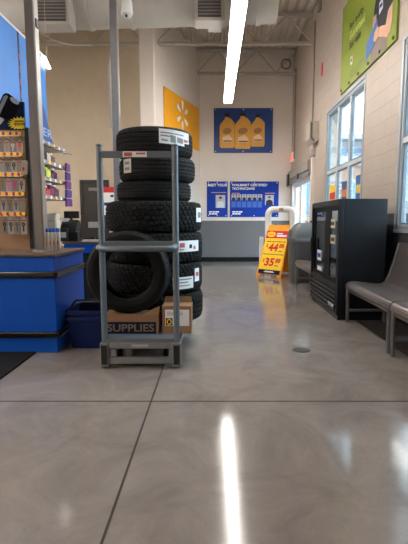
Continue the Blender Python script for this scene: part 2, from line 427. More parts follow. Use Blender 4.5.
# dark door in the back left wall
q0, q1 = at(80, 180, YL), at(109, 180, YL)
d = bpy.data.objects.new('door_2', None); COL.objects.link(d); d.location = (q0.x, YL, 0); d['kind'] = 'structure'
L = q1.x - q0.x; H = q0.z
MB().box(0, .08, -.05, 0, 0, H).box(L - .08, L, -.05, 0, 0, H).box(.08, L - .08, -.05, 0, H - .08, H).build('door_frame', M_doorf, d, bevel=.006)
q = MB().box(.08, L - .08, -.03, 0, 0.005, H - .08).build('door_leaf', M_door, d)
MB().box(.22, .46, -.09, -.03, H - .27, H - .19).build('door_closer', mat('closer_grey', (110, 106, 104), .4, .3), d, bevel=.008)

# ------------------------------------------------------------------ outdoors
struct(box(XW + .2, 60, -30, 70, -.25, -.05).build('ground_outside', mat('outdoor_paving', (120, 120, 118), .9, vary=.08)))
b = thing('brick_building', 'tan brick building with pale roof band seen through the door and windows', 'building', (4.0, 24, -.05))
box(0, 40, 0, 8, 0, 4.2).build('brick_wall', brick_mat(), b)
box(-.1, 40.1, -.15, 8, 4.2, 4.7).build('pale_band', mat('pale_band', (150, 160, 172), .7), b)
box(0, 40, 0.02, 8, 4.7, 5.6).build('upper_wall', mat('blue_grey_siding', (96, 110, 126), .8), b)
box(-.15, 40.15, -.2, 8.1, 5.6, 5.85).build('roof', mat('roof_edge', (150,156,162), .7), b)
for k in range(7):
    f = MB().box(.85 + k * 2.2, 1.75 + k * 2.2, -.06, .0, 1.4, 3.4).build('window', mat('far_frame', (150, 148, 144), .6), b)
    MB().box(.93 + k * 2.2, 1.27 + k * 2.2, -.08, -.06, 1.5, 3.3).box(1.33 + k * 2.2, 1.67 + k * 2.2, -.08, -.06, 1.5, 3.3).build('pane', mat('far_glass', (110, 130, 156), .2), f)

# ------------------------------------------------------------------ overhead
def truss(Y, x0, x1, label, nweb):
    t = thing('roof_truss', label, 'roof truss', (x0, Y, 0), group='white roof trusses')
    L = x1 - x0; zb, zt = 4.98, 5.56
    MB().box(0, L, -.05, .05, zb, zb + .055).build('bottom_chord', M_truss, t)
    MB().box(0, L, -.05, .05, zt, zt + .07).build('top_chord', M_truss, t)
    for k in range(nweb):
        a, b2 = L * k / nweb, L * (k + 1) / nweb
        p, q = ((a, 0, zb + .05), (b2, 0, zt + .02)) if k % 2 == 0 else ((a, 0, zt + .02), (b2, 0, zb + .05))
        MB().tube([p, q], .015, 8).build('web_bar', M_truss, t)
    return t
truss(9.95, p1.x - .01, XW, 'white steel roof truss running from the pillar top to the right wall', 6)
truss(9.95, XL, p0.x, 'white steel roof truss over the beige wall, ending at the pillar', 10)
truss(11.85, xc - .05, XW, 'short white roof truss close to the back wall above the oil poster', 5)

t = thing('air_duct', 'long round white air duct crossing under the roof with square outlets', 'air duct', (0, 7.55, 4.72))
tl = .028
MB().tube([(XL + .02, 0, XL * tl), (at(276, 12, 7.55).x, 0, .03)], .34, 28).build('pipe', M_duct, t, smooth=True)
for px in (84, 128, 260):
    xx = at(px, 15, 7.2).x
    MB().tube([(xx - .03, 0, xx * tl), (xx + .03, 0, xx * tl)], .362, 28).build('seam_band', M_duct, t, smooth=True)
for px in (100, 180, 250):
    xx = at(px, 15, 7.2).x
    MB().box(xx - .015, xx + .015, -.004, .004, .3 + xx * tl, .93).build('hanger_strap', M_truss, t)
M_grille = mat('grille_dark', (74, 70, 70), .5)
M_louv = mat('grille_louver', (126, 122, 120), .5)
for pa, pb, py in ((37, 66, 21), (198, 221, 17)):
    A, B = at(pa, py, 7.05), at(pb, py, 7.05)
    x0, x1, z0 = A.x, B.x, A.z - 4.72
    q = MB().box(x0 - .05, x1 + .06, -.5, -.2, z0 - .05, z0 + .52).build('outlet_box', M_duct, t, bevel=.01)
    MB().box(x0, x1, -.512, -.5, z0, z0 + .47).build('grille', M_grille, q)
    mb = MB(); k = 0
    while k < 9:
        zz = z0 + .03 + k * .048; mb.box(x0, x1, -.525, -.512, zz, zz + .018); k += 1
    mb.build('louvers', M_louv, q)

def strip(label, Y0, first=None):
    if first: return dup(first, (first.location.x, Y0, first.location.z), label=label)
    t = thing('strip_light', label, 'ceiling light', (.324, Y0, 3.90), group='fluorescent strip lights in the long row')
    L = 2.38
    MB().prism(Fr((0, 0, 0), (1, 0, 0), (0, 0, 1)), [(-.10, .0), (.10, .0), (.06, .09), (-.06, .09)], 0, -L).build('housing', M_white, t)
    for sx in (-.058, .058):
        MB().tube([(sx, -.0 + .02, -.022), (sx, L - .02, -.022)], .036, 12).build('lamp_tube', M_tube, t, smooth=True)
    MB().box(-.1, .1, L, L + .015, -.05, .09).build('end_cap', M_white, t)
    MB().box(-.02, .02, L + .015, L + .05, -.06, .0).build('end_bracket', M_white, t)
    for yy in (.3, L - .75):
        MB().tube([(0, yy, .09), (0, yy, ZC - 3.905)], .005, 6).build('hanging_wire', M_truss, t)
    return t
s0 = strip('far fluorescent strip light at the end of the row before the oil poster', 7.92)
strip('fluorescent strip light nearer the camera, cut by the top of the picture', 5.46, s0)
for k, yy in enumerate((3.0,)):
    o = strip('fluorescent strip light overhead out of the picture, behind the nearer visible one', yy, s0)
for k in range(8):  # unseen rows, added to brighten the left wall and aisles
    o = dup(s0, ((-4.4, -5.8)[k // 4], (5.2, 2.7, .2, -2.3)[k % 4], 4.1), label='unseen fluorescent strip light over the store aisles, added to light the left side')

c = at(127, 13, 6.5)
t = thing('dome_camera', 'white dome security camera hanging from a thin ceiling pole', 'camera', (c.x, 6.5, c.z))
MB().lathe([(.02, .20), (.055, .19), (.075, .14), (.08, .03), (.085, .0), (.082, -.02)], 24).build('housing', M_white, t, smooth=True)
MB().sphere((0, 0, -.02), .066, n=18).build('dome', mat('dome_grey', (190, 190, 192), .15), t, smooth=True)
MB().sphere((0, -.045, -.055), .022, n=10).build('lens', M_black, t, smooth=True)
MB().tube([(0, 0, .19), (0, 0, ZC - c.z)], .024, 10).build('pole', M_truss, t)

A, B = at(208, 31, 8.2), at(222, 22, 8.2)
t = thing('emergency_light', 'small white box lamp hung beside the strip light under the duct outlet', 'lamp', (A.x, 8.2, A.z))
box(0, B.x - A.x, -.08, .08, 0, B.z - A.z).build('body', M_white, t, bevel=.02)
MB().tube([((B.x - A.x) / 2, 0, B.z - A.z), ((B.x - A.x) / 2, 0, ZC - A.z)], .008, 6).build('hanging_rod', M_truss, t)

pts = []
for k in range(17):
    u = k / 16; P = at(40 + 52 * u, 33 + 12 * u + 5 * math.sin(PI * u), 9.889); pts.append(P)
tag(MB().tube(pts, .012, 6).build('white_cable', M_white), 'white cable drooping along the truss over the beige wall', 'cable')
c = at(286, 64, 11.785)
mb = MB(); ring = [(c.x + .12 * math.cos(a), 11.785, c.z + .12 * math.sin(a)) for a in [2 * PI * k / 20 for k in range(42)]]
tag(mb.tube(ring, .018, 6).build('cable_coil', mat('cable_grey', (120, 112, 106), .6)), 'coiled grey cable hanging at the end of the rear truss', 'cable')

# ------------------------------------------------------------------ things on the right wall
Fw = Fr((XW, 0, 0), (0, -1, 0), (0, 0, 1))     # seen from inside: right = towards the camera, normal = into the room
def conduit(px, y_top, y_bot, label):
    a, b2 = atx(px, y_top, XW - .03), atx(px, y_bot, XW - .03)
    Y = (a.y + b2.y) / 2
    tag(MB().tube([(XW - .015, Y, b2.z), (XW - .015, Y, a.z)], .018, 8).build('conduit_pipe', mat('conduit_paint', (134, 122, 112), .5)), label, 'pipe', 'painted conduit pipes on the block wall')
conduit(313, 24, 130, 'cream conduit rising from the wall speaker to the roof')
conduit(290.6, 70, 150, 'cream conduit rising from the exit sign beside the back corner')
conduit(294.5, 70, 158, 'cream conduit between the exit sign and the wall speaker')
A = atx(314.5, 157, XW); yy = A.y
t = thing('downspout_pipe', 'square cream pipe running down beside the sliding door, below the speaker', 'pipe', (XW, yy, 0))
box(-.07, -.001, -.06, .02, 0.005, A.z).build('pipe', M_cream, t); box(-.10, -.001, -.1, .05, A.z, A.z + .16).build('pipe_box', mat('box_grey', (150, 144, 138), .5), t, bevel=.01)
A, B = atx(310, 148, XW), atx(319, 126, XW)
t = thing('wall_speaker', 'grey wedge shaped wall speaker above the sliding door corner', 'speaker', (XW, B.y, A.z - .03))
hh = .44; ln = .40
MB().prism(Fr((0, 0, 0), (-1, 0, 0), (0, 0, 1)), [(0, .06), (.10, 0), (.19, .09), (.19, hh), (0, hh)], -.0, ln).build('housing', mat('speaker_beige', (176, 166, 154), .5), t, bevel=.01)
MB().prism(Fr((0, -.002, 0), (-1, 0, 0), (0, 0, 1)), [(.10, .02), (.175, .10), (.175, hh - .03), (.13, hh - .03), (.13, .12), (.08, .06)], -.006, 0.0).build('end_recess', mat('speaker_dark', (96, 90, 86), .5), t)
A, B = atx(288.3, 166, XW), atx(292.5, 157.5, XW)
t = thing('exit_sign', 'small lit exit sign with red letters over the sliding door', 'sign', (XW, 11.95, A.z))
hw = .17
box(-.05, -.002, -hw, hw, 0, .26).build('housing', M_white, t, bevel=.008)
Fe = Fr((-.05, 0, 0), (0, -1, 0), (0, 0, 1))
text('EXIT', 'lettering', emit('exit_red', (255, 60, 50), 0.6), Fe, 0, .045, width=.29, height=.17, d=.003, parent=t, bold=.03, align='C')
A, B = atx(321, 77, XW), atx(324, 61, XW)
t = thing('fire_strip_sign', 'narrow red sign strip high on the cream block wall', 'sign', (XW, (A.y + B.y) / 2, A.z))
box(-.012, -.001, -.05, .05, 0, B.z - A.z).build('panel', M_red, t)
MB().box(-.0135, -.012, -.02, .02, .2, .34).build('marking', mat('faded_pink', (216, 150, 140), .5), t)
A = atx(321, 6, XW)
tag(MB().box(-.07, -.001, -.08, .08, -.1, .1).build('junction_box', mat('box_grey', (150, 144, 138), .5), loc=(XW, A.y, A.z), bevel=.01), 'small grey junction box near the roof on the right wall', 'box')

# lime poster
LY0, LY1, LZ0, LZ1 = 5.30, 7.53, 3.25, 4.60
t = thing('service_poster', 'large lime green poster of a worker holding a blue clipboard', 'poster', (XW, (LY0 + LY1) / 2, LZ0))
hw = (LY1 - LY0) / 2; H = LZ1 - LZ0
Fp = Fr((-.03, 0, 0), (0, -1, 0), (0, 0, 1))
box(-.03, -.006, -hw, hw, 0, H).build('panel', M_green, t)
box(-.006, -.001, -hw + .02, hw - .02, .02, H - .02).build('backing', M_black, t)
M_lime2 = mat('poster_lime_pale', (196, 206, 120), .5)
text('Best quality.', 'lettering', M_dcloth, Fp, -.70, .83, width=.66, height=.12, parent=t, bold=.01)
text('Guaranteed.', 'lettering', M_lime2, Fp, -.68, .69, width=.70, height=.12, parent=t, bold=.01)
text('Best value.', 'lettering', M_dcloth, Fp, -.67, .55, width=.54, height=.11, parent=t, bold=.01)
MB().fbox(Fp, -.60, -.51, .30, .42, 0, .002).build('app_icon', M_white, t)
MB().fbox(Fp, -.575, -.535, .335, .385, .002, .004).build('app_mark', M_black, t)
for k in range(3): MB().fbox(Fp, -.60, -.02 - .06 * k, .19 - k * .045, .20 - k * .045, 0, .002).build('small_print', mat('lime_print', (104, 116, 44), .5), t)
MB().prism(Fp, [(.28, .0), (.30, .2), (.36, .34), (.82, .34), (.86, .2), (.84, .02)], 0, .003).build('printed_trousers', mat('printed_khaki', (132, 116, 106), .6), t)
MB().prism(Fp, [(.40, .30), (.36, .48), (.38, .68), (.46, .86), (.52, 1.02), (.98, 1.02), (1.0, .60), (.97, .42), (.88, .26), (.66, .27)], .003, .005).build('printed_shirt', M_dcloth, t)
MB().prism(Fp, [(.99, .48), (1.0, .30), (.95, .16), (.86, .13), (.60, .24), (.46, .28), (.46, .36), (.62, .36), (.80, .30), (.86, .44)], .005, .007).build('printed_arm', M_skin, t)
MB().prism(Fp, [(.36, .58), (.34, .46), (.42, .36), (.48, .40), (.44, .48), (.46, .58)], .005, .007).build('printed_arm', M_skin, t)
MB().prism(Fp, [(.10, .10), (.14, .34), (.50, .50), (.56, .30), (.40, .20)], .007, .009).build('printed_clipboard', mat('printed_blue', (70, 112, 170), .5), t)
MB().prism(Fp, [(.40, .27), (.43, .36), (.54, .40), (.60, .33), (.56, .25), (.47, .23)], .009, .011).build('printed_hand', M_skin, t)
MB().prism(Fp, [(.56, .52), (.55, .66), (.67, .70), (.68, .55)], .005, .007).build('printed_badge', M_white, t)
MB().fbox(Fp, .57, .66, .59, .63, .007, .009).build('badge_stripe', M_sblue, t)
MB().prism(Fp, [(.42, .44), (.41, .56), (.46, .57), (.47, .46)], .005, .007).build('printed_radio', M_alu, t)
for k in range(6):
    a = -hw + .07 + k * (2 * hw - .14) / 5
    MB().prism(Fp, ell(a, .05, .022, .022, 12), 0, .012).build('bolt', M_black, t)

# little window posters
for (xa, xb, yt, cols, lab) in ((329.5, 336.5, 186, ((232, 196, 60), (190, 50, 40)), 'yellow and red paper poster in the first pane above the cooler'),
                                (342, 349, 182, ((60, 70, 120), (214, 120, 60)), 'blue and orange paper poster in the middle pane above the cooler'),
                                (356, 362, 176, ((50, 90, 160), (230, 200, 70)), 'blue and yellow paper poster in the pane nearest the camera above the cooler')):
    A, B = atx(xa, yt, XW + .02), atx(xb, yt, XW + .02); zt = A.z
    t = thing('window_poster', lab, 'poster', (XW + .024, (A.y + B.y) / 2, 1.13), group='paper posters standing in the window')
    hw = abs(A.y - B.y) / 2; H = zt - 1.13
    box(-.002, .002, -hw, hw, 0, H).build('sheet', mat('poster_%d' % cols[0][0], cols[0], .6), t)
    MB().box(-.004, -.002, -hw * .8, hw * .8, H * .62, H * .8).box(-.004, -.002, -hw * .8, hw * .8, H * .2, H * .45).build('print_block', mat('posterink_%d' % cols[1][0], cols[1], .6), t)

# ------------------------------------------------------------------ signs on the back wall
def back_sign(name, x0, y0, x1, y1, m, label):
    A, B = at(x0, y1, YB), at(x1, y0, YB)
    t = thing(name, label, 'sign', ((A.x + B.x) / 2, YB, A.z))
    W, H = B.x - A.x, B.z - A.z
    box(-W / 2, W / 2, -.025, -.001, 0, H).build('panel', m, t, bevel=.004)
    F = Fr((-W / 2, -.025, 0), (1, 0, 0), (0, 0, 1))
    for a in (.05, W / 2, W - .05):
        for b2 in (.04, H - .04):
            MB().prism(F, ell(a, b2, .014, .014, 10), 0, .006).build('bolt', M_paper, t)
    return t, F, W, H
t, F, W, H = back_sign('oil_poster', 213.8, 108.2, 273, 153, M_oblue, 'blue poster picturing three yellow oil bottles, high on the back wall')
def oil(cx, b, h, wd, d, mirror=1):
    k = wd / 2
    pts = [(-k, .04), (-k + .03, 0), (k - .03, 0), (k, .04), (k, h * .80), (k * .55, h * .93), (k * .25, h * .95), (k * .25, h), (-k * .28, h), (-k * .3, h * .93), (-k * .95, h * .74), (-k, h * .68)]
    pts = [(cx + mirror * a, b + c2) for a, c2 in pts]
    q = MB().prism(F, pts, d, d + .003).build('bottle_picture', M_oil, t)
    MB().prism(F, [(cx + mirror * (-k * .33), b + h * .985), (cx + mirror * k * .3, b + h * .985), (cx + mirror * k * .3, b + h * 1.09), (cx + mirror * (-k * .33), b + h * 1.09)], d + .003, d + .005).build('cap_picture', M_black, q)
    MB().prism(F, ell(cx, b + h * .54, k * .62, h * .10, 16, .25 * mirror), d + .003, d + .005).build('oval_logo_picture', mat('oil_logo', (170, 120, 70), .5), q)
    MB().prism(F, [(cx - k * .6, b + h * .18), (cx + k * .7, b + h * .18), (cx + k * .7, b + h * .30), (cx + k * .2, b + h * .42), (cx - k * .6, b + h * .34)], d + .003, d + .005).build('label_picture', mat('oil_label', (232, 206, 160), .5), q)
    MB().prism(F, [(cx - k * .5, b + h * .20), (cx + k * .65, b + h * .20), (cx + k * .65, b + h * .24), (cx - k * .5, b + h * .24)], d + .005, d + .006).build('label_stripe_picture', mat('oil_stripe', (150, 60, 60), .5), q)
oil(W * .225, H * .11, H * .70, W * .25, 0)
oil(W * .745, H * .14, H * .66, W * .235, 0)
oil(W * .49, H * .09, H * .74, W * .27, .006)

def portrait(F, a0, a1, b0, b1, t, bg=M_paper, cloth=M_dcloth, hair=M_hair):
    q = MB().fbox(F, a0, a1, b0, b1, 0, .002).build('portrait_photo', bg, t)
    cx = (a0 + a1) / 2; w2 = a1 - a0; h2 = b1 - b0
    MB().prism(F, [(cx - w2 * .4, b0), (cx + w2 * .4, b0), (cx + w2 * .36, b0 + h2 * .4), (cx + w2 * .12, b0 + h2 * .52), (cx - w2 * .12, b0 + h2 * .52), (cx - w2 * .36, b0 + h2 * .4)], .002, .004).build('torso_picture', cloth, q)
    MB().prism(F, ell(cx, b0 + h2 * .68, w2 * .16, h2 * .17, 14), .004, .006).build('face_picture', M_skin, q)
    MB().prism(F, [(cx + w2 * .17 * math.cos(k), b0 + h2 * (.72 + .16 * math.sin(k))) for k in [PI * j / 8 for j in range(9)]], .006, .008).build('hair_picture', hair, q)
def tiny_logo(F, a, b, t):
    mb = MB()
    for r_, ws in ((.055, (.09, .07, .1)), (0, (.07, .06, .08))):
        x_ = a
        for w_ in ws: mb.fbox(F, x_, x_ + w_, b + r_, b + r_ + .038, 0, .002); x_ += w_ + .012
    mb.build('logo_mark', M_paper, t)
t, F, W, H = back_sign('technicians_sign', 206.9, 181.5, 227.8, 217, M_sblue, 'narrow blue sign reading meet your, left of the technicians sign')
text('MEET YOUR', 'lettering', M_paper, F, W * .04, H * .86, width=W * .93, height=H * .075, parent=t, bold=.03, shear=.15)
portrait(F, W * .42, W * .88, H * .26, H * .62, t, mat('portrait_bg', (176, 180, 186), .6), mat('printed_pale_shirt', (206, 212, 220), .6))
MB().fbox(F, W * .22, W * .92, H * .68, H * .70, 0, .002).build('name_line', mat('name_orange', (206, 150, 110), .6), t)
tiny_logo(F, W * .1, H * .07, t)
t, F, W, H = back_sign('technicians_sign', 229.8, 181.5, 278.8, 217, M_sblue, 'wide blue sign of certified technicians with a row of small portraits')
text('WALMART CERTIFIED', 'lettering', M_paper, F, W * .04, H * .865, width=W * .72, height=H * .07, parent=t, bold=.03, shear=.15)
text('TECHNICIANS', 'lettering', M_paper, F, W * .04, H * .765, width=W * .47, height=H * .07, parent=t, bold=.03, shear=.15)
for k in range(6):
    a = W * (.03 + .108 * k); portrait(F, a, a + W * .092, H * .47, H * .64, t, mat('portrait_bg', (176, 180, 186), .6))
    MB().fbox(F, a, a + W * .092, H * .27, H * .44, 0, .002).build('biography_block', mat('bio_blue', (56, 100, 190), .5), t)
portrait(F, W * .72, W * .90, H * .34, H * .62, t, mat('portrait_bg', (176, 180, 186), .6))
MB().fbox(F, W * .72, W * .92, H * .66, H * .68, 0, .002).fbox(F, W * .04, W * .2, H * .66, H * .68, 0, .002).build('name_line', mat('name_orange', (206, 150, 110), .6), t)
tiny_logo(F, W * .05, H * .07, t)

# yellow spark banner on the diagonal wall
TL = hitp(163.2, 90, DP0, DN); TR = hitp(198.5, 105.5, DP0, DN); BR = hitp(198.5, 151.3, DP0, DN)
a0 = (TL - DP0).dot(DD); a1 = (TR - DP0).dot(DD); zt = (TL.z + TR.z) / 2; zb = BR.z
t = thing('spark_banner', 'yellow banner with white six-petal spark on the angled wall', 'banner', (DP0.x + DD.x * (a0 + a1) / 2, DP0.y + DD.y * (a0 + a1) / 2, zb))
Fb = Fr((0, 0, 0), DD, (0, 0, 1)); W = a1 - a0; H = zt - zb
MB().fbox(Fb, -W / 2, W / 2, 0, H, .002, .02).build('panel', M_yell, t)
sp = hitp(181.8, 115.5, DP0, DN); sa = (sp - DP0).dot(DD) - (a0 + a1) / 2; sz = sp.z - zb
for k in range(6):
    an = PI / 2 + k * PI / 3; r0, r1 = .14, .36
    dx, dy = math.cos(an), math.sin(an); nx, ny = -dy, dx
    pts = [(sa + dx * r0 + nx * .03, sz + dy * r0 + ny * .03), (sa + dx * r0 - nx * .03, sz + dy * r0 - ny * .03), (sa + dx * (r1 - .03) - nx * .055, sz + dy * (r1 - .03) - ny * .055), (sa + dx * r1, sz + dy * r1), (sa + dx * (r1 - .03) + nx * .055, sz + dy * (r1 - .03) + ny * .055)]
    MB().prism(Fb, pts, .02, .024).build('spark_petal', M_paper, t)

# ------------------------------------------------------------------ notice by the dark door
A, B = at(104, 215, YL - .4), at(114, 187, YL - .4)
t = thing('notice_board_stand', 'white notice with red header on a thin stand before the dark door', 'notice', ((A.x + B.x) / 2, YL - .4, 0))
hw = (B.x - A.x) / 2; H = B.z - A.z
box(-hw, hw, -.01, .01, A.z, B.z).build('sheet', M_paper, t)
MB().box(-hw, hw, -.013, -.01, B.z - H * .2, B.z).build('red_header', M_red, t)
MB().box(-hw * .9, hw * .9, -.013, -.01, B.z - H * .66, B.z - H * .55).box(hw * .3, hw * .9, -.013, -.01, B.z - H * .36, B.z - H * .28).build('blue_print', M_sblue, t)
MB().box(-.02, .02, 0.01, .03, 0, B.z).box(-.18, .18, -.15, .15, 0, .02).build('stand', M_grayalu, t)

# ------------------------------------------------------------------ A-frame sign
s_, HH, hw = .38, 1.07, .31
t = thing('a_frame_sign', 'orange A-frame price sign reading 44.88 and 35.88 beside the trash can', 'sign', (1.38, 9.12, 0), R_(-44))
up = Vector((0, s_, HH)); LEN = up.length
Ff = Fr((0, -s_, 0), (1, 0, 0), up)        # normal points to the viewer
out = [(-hw, 0), (-hw + .09, 0), (-hw + .10, .045), (hw - .10, .045), (hw - .09, 0), (hw, 0), (hw, .12), (hw - .03, LEN - .13), (hw - .05, LEN), (hw - .17, LEN), (hw - .20, LEN - .085), (.13, LEN - .085), (.10, LEN - .01), (.05, LEN), (-.05, LEN), (-.10, LEN - .01), (-.13, LEN - .085), (-hw + .20, LEN - .085), (-hw + .17, LEN), (-hw + .05, LEN), (-hw + .03, LEN - .13), (-hw, .12)]
fp = MB().prism(Ff, out, -.03, 0).build('front_panel', M_orange, t, bevel=.004)
Fk = Fr((0, s_, 0), (-1, 0, 0), Vector((0, -s_, HH)))
MB().prism(Fk, [(a, b2 if b2 < LEN - .09 else LEN - .09) for a, b2 in out], -.03, 0).build('back_panel', M_orange, t)
pw = hw - .035
po = MB().fbox(Ff, -pw, pw, .06, LEN - .135, 0, .003).build('price_poster', M_bright, fp)
MB().fbox(Ff, -pw, pw, LEN - .30, LEN - .135, .003, .005).build('red_band', M_red, fp)
MB().fbox(Ff, -pw, pw, .06, .15, .003, .005).build('navy_band', M_navy, fp)
MB().prism(Ff, ell(-pw + .13, LEN - .215, .11, .06), .005, .007).build('oval_logo', M_bright, fp)
text('PENNZOIL', 'lettering', M_red, Ff, -pw + .13, LEN - .232, width=.17, height=.03, d=.009, parent=fp, bold=.02, align='C')
mb = MB().fbox(Ff, .0, .14, LEN - .21, LEN - .185, .005, .007).fbox(Ff, .0, pw - .03, LEN - .265, LEN - .225, .005, .007); mb.build('white_print', M_paper, fp)
mb = MB()
x_ = -pw + .05
for w_ in (.12, .10, .14, .08):
    MB().fbox(Ff, x_, x_ + w_, LEN - .385, LEN - .365, .003, .005).build('small_print', mat('print_olive', (120, 104, 30), .5), fp); x_ += w_ + .015
x_ = -pw + .02
for w_ in (.1, .06, .12, .09, .1):
    MB().fbox(Ff, x_, x_ + w_, .475, .492, .003, .005).build('small_print', mat('print_olive', (120, 104, 30), .5), fp); x_ += w_ + .012
for q_ in ((.12, .21, .545, .565), (.10, .19, .235, .255)): MB().fbox(Ff, *q_, .003, .005).build('small_print', mat('print_olive', (120, 104, 30), .5), fp)
text('$', 'lettering', M_red, Ff, -.21, .625, width=.045, height=.09, d=.005, parent=fp, bold=.02)
text('44', 'lettering', M_red, Ff, -.15, .55, width=.25, height=.175, d=.005, parent=fp, bold=.04, shear=.1)
text('88', 'lettering', M_red, Ff, .115, .625, width=.13, height=.10, d=.005, parent=fp, bold=.04, shear=.1)
text('$', 'lettering', M_red, Ff, -.22, .30, width=.045, height=.09, d=.005, parent=fp, bold=.02)
text('35', 'lettering', M_red, Ff, -.17, .23, width=.25, height=.175, d=.005, parent=fp, bold=.04, shear=.1)
text('88', 'lettering', M_red, Ff, .10, .305, width=.13, height=.10, d=.005, parent=fp, bold=.04, shear=.1)
mb = MB().fbox(Ff, -.13, .13, .095, .108, .005, .007).fbox(Ff, -.10, .10, .112, .124, .005, .007); mb.build('navy_band_print', M_paper, fp)

# security gate
A, B = at(268.5, 206, 9.95), at(293, 206, 9.95)
t = thing('security_gate', 'white arched anti-theft gate behind the A-frame sign', 'security gate', ((A.x + B.x) / 2, 9.95, 0))
hw = (B.x - A.x) / 2; H = A.z - .075
pts = [(-hw, 0, .02)] + [(-hw, 0, H - .12)] + [(-hw + .12 - .12 * math.cos(a), 0, H - .12 + .12 * math.sin(a)) for a in [PI / 2 * k / 5 for k in range(1, 6)]]
pts += [(-p[0], p[1], p[2]) for p in pts[::-1]]
MB().tube(pts, .072, 12).build('arch', M_white, t, smooth=True)
for sx in (-1, 1): MB().box(sx * hw - .1, sx * hw + .1, -.13, .13, 0, .05).build('base', M_white, t, bevel=.015)
MB().box(-.05, .05, -.085, -.06, H - .03, H + .03).build('alarm_light', mat('alarm_pink', (190, 120, 110), .4), t, bevel=.008)
t = thing('guard_post', 'short silver post standing left of the A-frame sign', 'post', (1.06, 9.62, 0))
box(-.045, .045, -.03, .03, 0.015, .80).build('post', M_white, t, bevel=.015)
box(-.08, .08, -.07, .07, 0, .015).build('foot_plate', M_grayalu, t)

# ------------------------------------------------------------------ trash can
def rsq(hw_, hd, z, k=5, n=40):
    o = []
    for i in range(n):
        a = 2 * PI * i / n; c2, s2 = math.cos(a), math.sin(a)
        o.append((hw_ * math.copysign(abs(c2) ** (2 / k), c2), hd * math.copysign(abs(s2) ** (2 / k), s2), z))
    return o
def loft(rings, capb=True, capt=True):
    mb = MB(); n = len(rings[0]); vs = [p for r in rings for p in r]; fs = []
    for i in range(len(rings) - 1):
        for k in range(n): fs.append((i * n + k, i * n + (k + 1) % n, (i + 1) * n + (k + 1) % n, (i + 1) * n + k))
    if capb: fs.append(tuple(range(n))[::-1])
    if capt: fs.append(tuple(range((len(rings) - 1) * n, len(rings) * n)))
    return mb.add(vs, fs)
t = thing('trash_can', 'grey hooded trash can beside the A-frame sign by the sliding door', 'trash can', (1.70, 8.12, 0))
loft([rsq(.245, .235, 0), rsq(.255, .245, .03), rsq(.285, .275, .76)]).build('bin_body', M_trash, t, smooth=True)
loft([rsq(.30, .29, .76), rsq(.305, .295, .79), rsq(.305, .295, .84), rsq(.295, .285, .845)]).build('rim', M_trashd, t, smooth=True)
rs = []
for u in (0, .25, .5, .7, .85, .95, 1):
    z = .845 + .27 * u; k = 1 - .36 * u ** 2.4
    rs.append([(p[0] * k + .055 * u, p[1] * (1 - .35 * u ** 3), z) for p in rsq(.29, .28, 0)])
loft(rs).build('hood', M_trashd, t, smooth=True)
MB().prism(Fr((-.287, 0, .86), (0, -1, 0), (.25, 0, 1)), [(-.17, .01), (.17, .01), (.15, .13), (-.15, .13)], .0, .008).build('swing_flap', M_trash, t)
MB().box(-.24, .24, -.299, -.296, .795, .83).build('rim_line', mat('rim_pale', (120, 122, 124), .5), t)
mb = MB()
for k in (-.15, 0, .15): mb.prism(Fr((k, -.268, .1), (1, 0, 0), (0, -.04, .6)), [(-.03, 0), (.03, 0), (.03, .56), (-.03, .56)], 0, .012)
mb.build('body_ribs', M_trash, t)

# ------------------------------------------------------------------ glass door cooler
t = thing('display_cooler', 'black two-door glass display cooler standing under the window', 'cooler', (1.42, 4.90, 0))
D, Wd, HC = .54, 1.38, 1.40
mb = MB().box(0.05, D, 0, .05, .06, HC).box(.05, D, Wd - .05, Wd, .06, HC).box(D - .05, D, .05, Wd - .05, .06, HC).box(.05, D - .05, .05, Wd - .05, HC - .09, HC).box(.05, D - .05, .05, Wd - .05, .06, .38)
mb.box(0, .05, 0, .06, .06, HC).box(0, .05, Wd - .045, Wd, .06, HC).box(0, .05, .06, Wd - .045, HC - .075, HC).box(0, .05, .06, Wd - .045, .36, .42)
mb.build('cabinet', M_cool, t, bevel=.006)
MB().box(.06, D - .051, .051, .056, .381, HC - .091).box(.06, D - .051, Wd - .056, Wd - .051, .381, HC - .091).box(D - .056, D - .051, .056, Wd - .056, .381, HC - .091).build('liner', M_coolin, t)
MB().box(.03, .05, .06, Wd - .045, .061, .36).build('grille_backing', M_black, t)
g = MB()
for k in range(5): g.prism(Fr((.03, .08, .09 + k * .055), (-1, 0, 0), (0, 0, 1)), [(0, .004), (.036, 0), (.036, .022), (0, .03)], 0, 1.24)
g.build('grille', mat('grille_black', (40, 40, 43), .4), t)
Fc = Fr((0, 0, 0), (0, -1, 0), (0, 0, 1))
text('true', 'logo_lettering', M_paper, Fc, -.34, .125, width=.23, height=.06, d=.010, parent=t, bold=.03, shear=.3)
MB().box(.02, D - .02, .02, Wd - .02, 0, .06).build('base', M_black, t)
for z in (.62, .86, 1.08):
    mb = MB()
    for k in range(10): mb.box(.12 + k * .042, .126 + k * .042, .06, Wd - .06, z, z + .008)
    mb.box(.115, .125, .06, Wd - .06, z - .012, z + .02); mb.build('wire_shelf', mat('shelf_grey', (170, 172, 176), .4), t)
def cdoor(y0, y1, xo, g0, g1, z0=.425, z1=HC - .08):
    q = MB().box(xo, xo + .022, y0, y1, z0, z0 + .05).box(xo, xo + .022, y0, y1, z1 - .05, z1).box(xo, xo + .022, y0, g0, z0 + .05, z1 - .05).box(xo, xo + .022, g1, y1, z0 + .05, z1 - .05).build('door', mat('cooler_door_black', (13, 13, 14), .6, spec=.2), t)
    MB().box(xo + .008, xo + .014, g0, g1, z0 + .05, z1 - .05).build('glass_pane', M_cglass, q)
    return q
dn = cdoor(.06, .62, .0, .075, .375); df = cdoor(.60, Wd - .045, .024, .64, 1.28)
MB().box(-.03, .0, Wd - .10, Wd - .06, .66, .92).build('handle', M_black, df, bevel=.008)
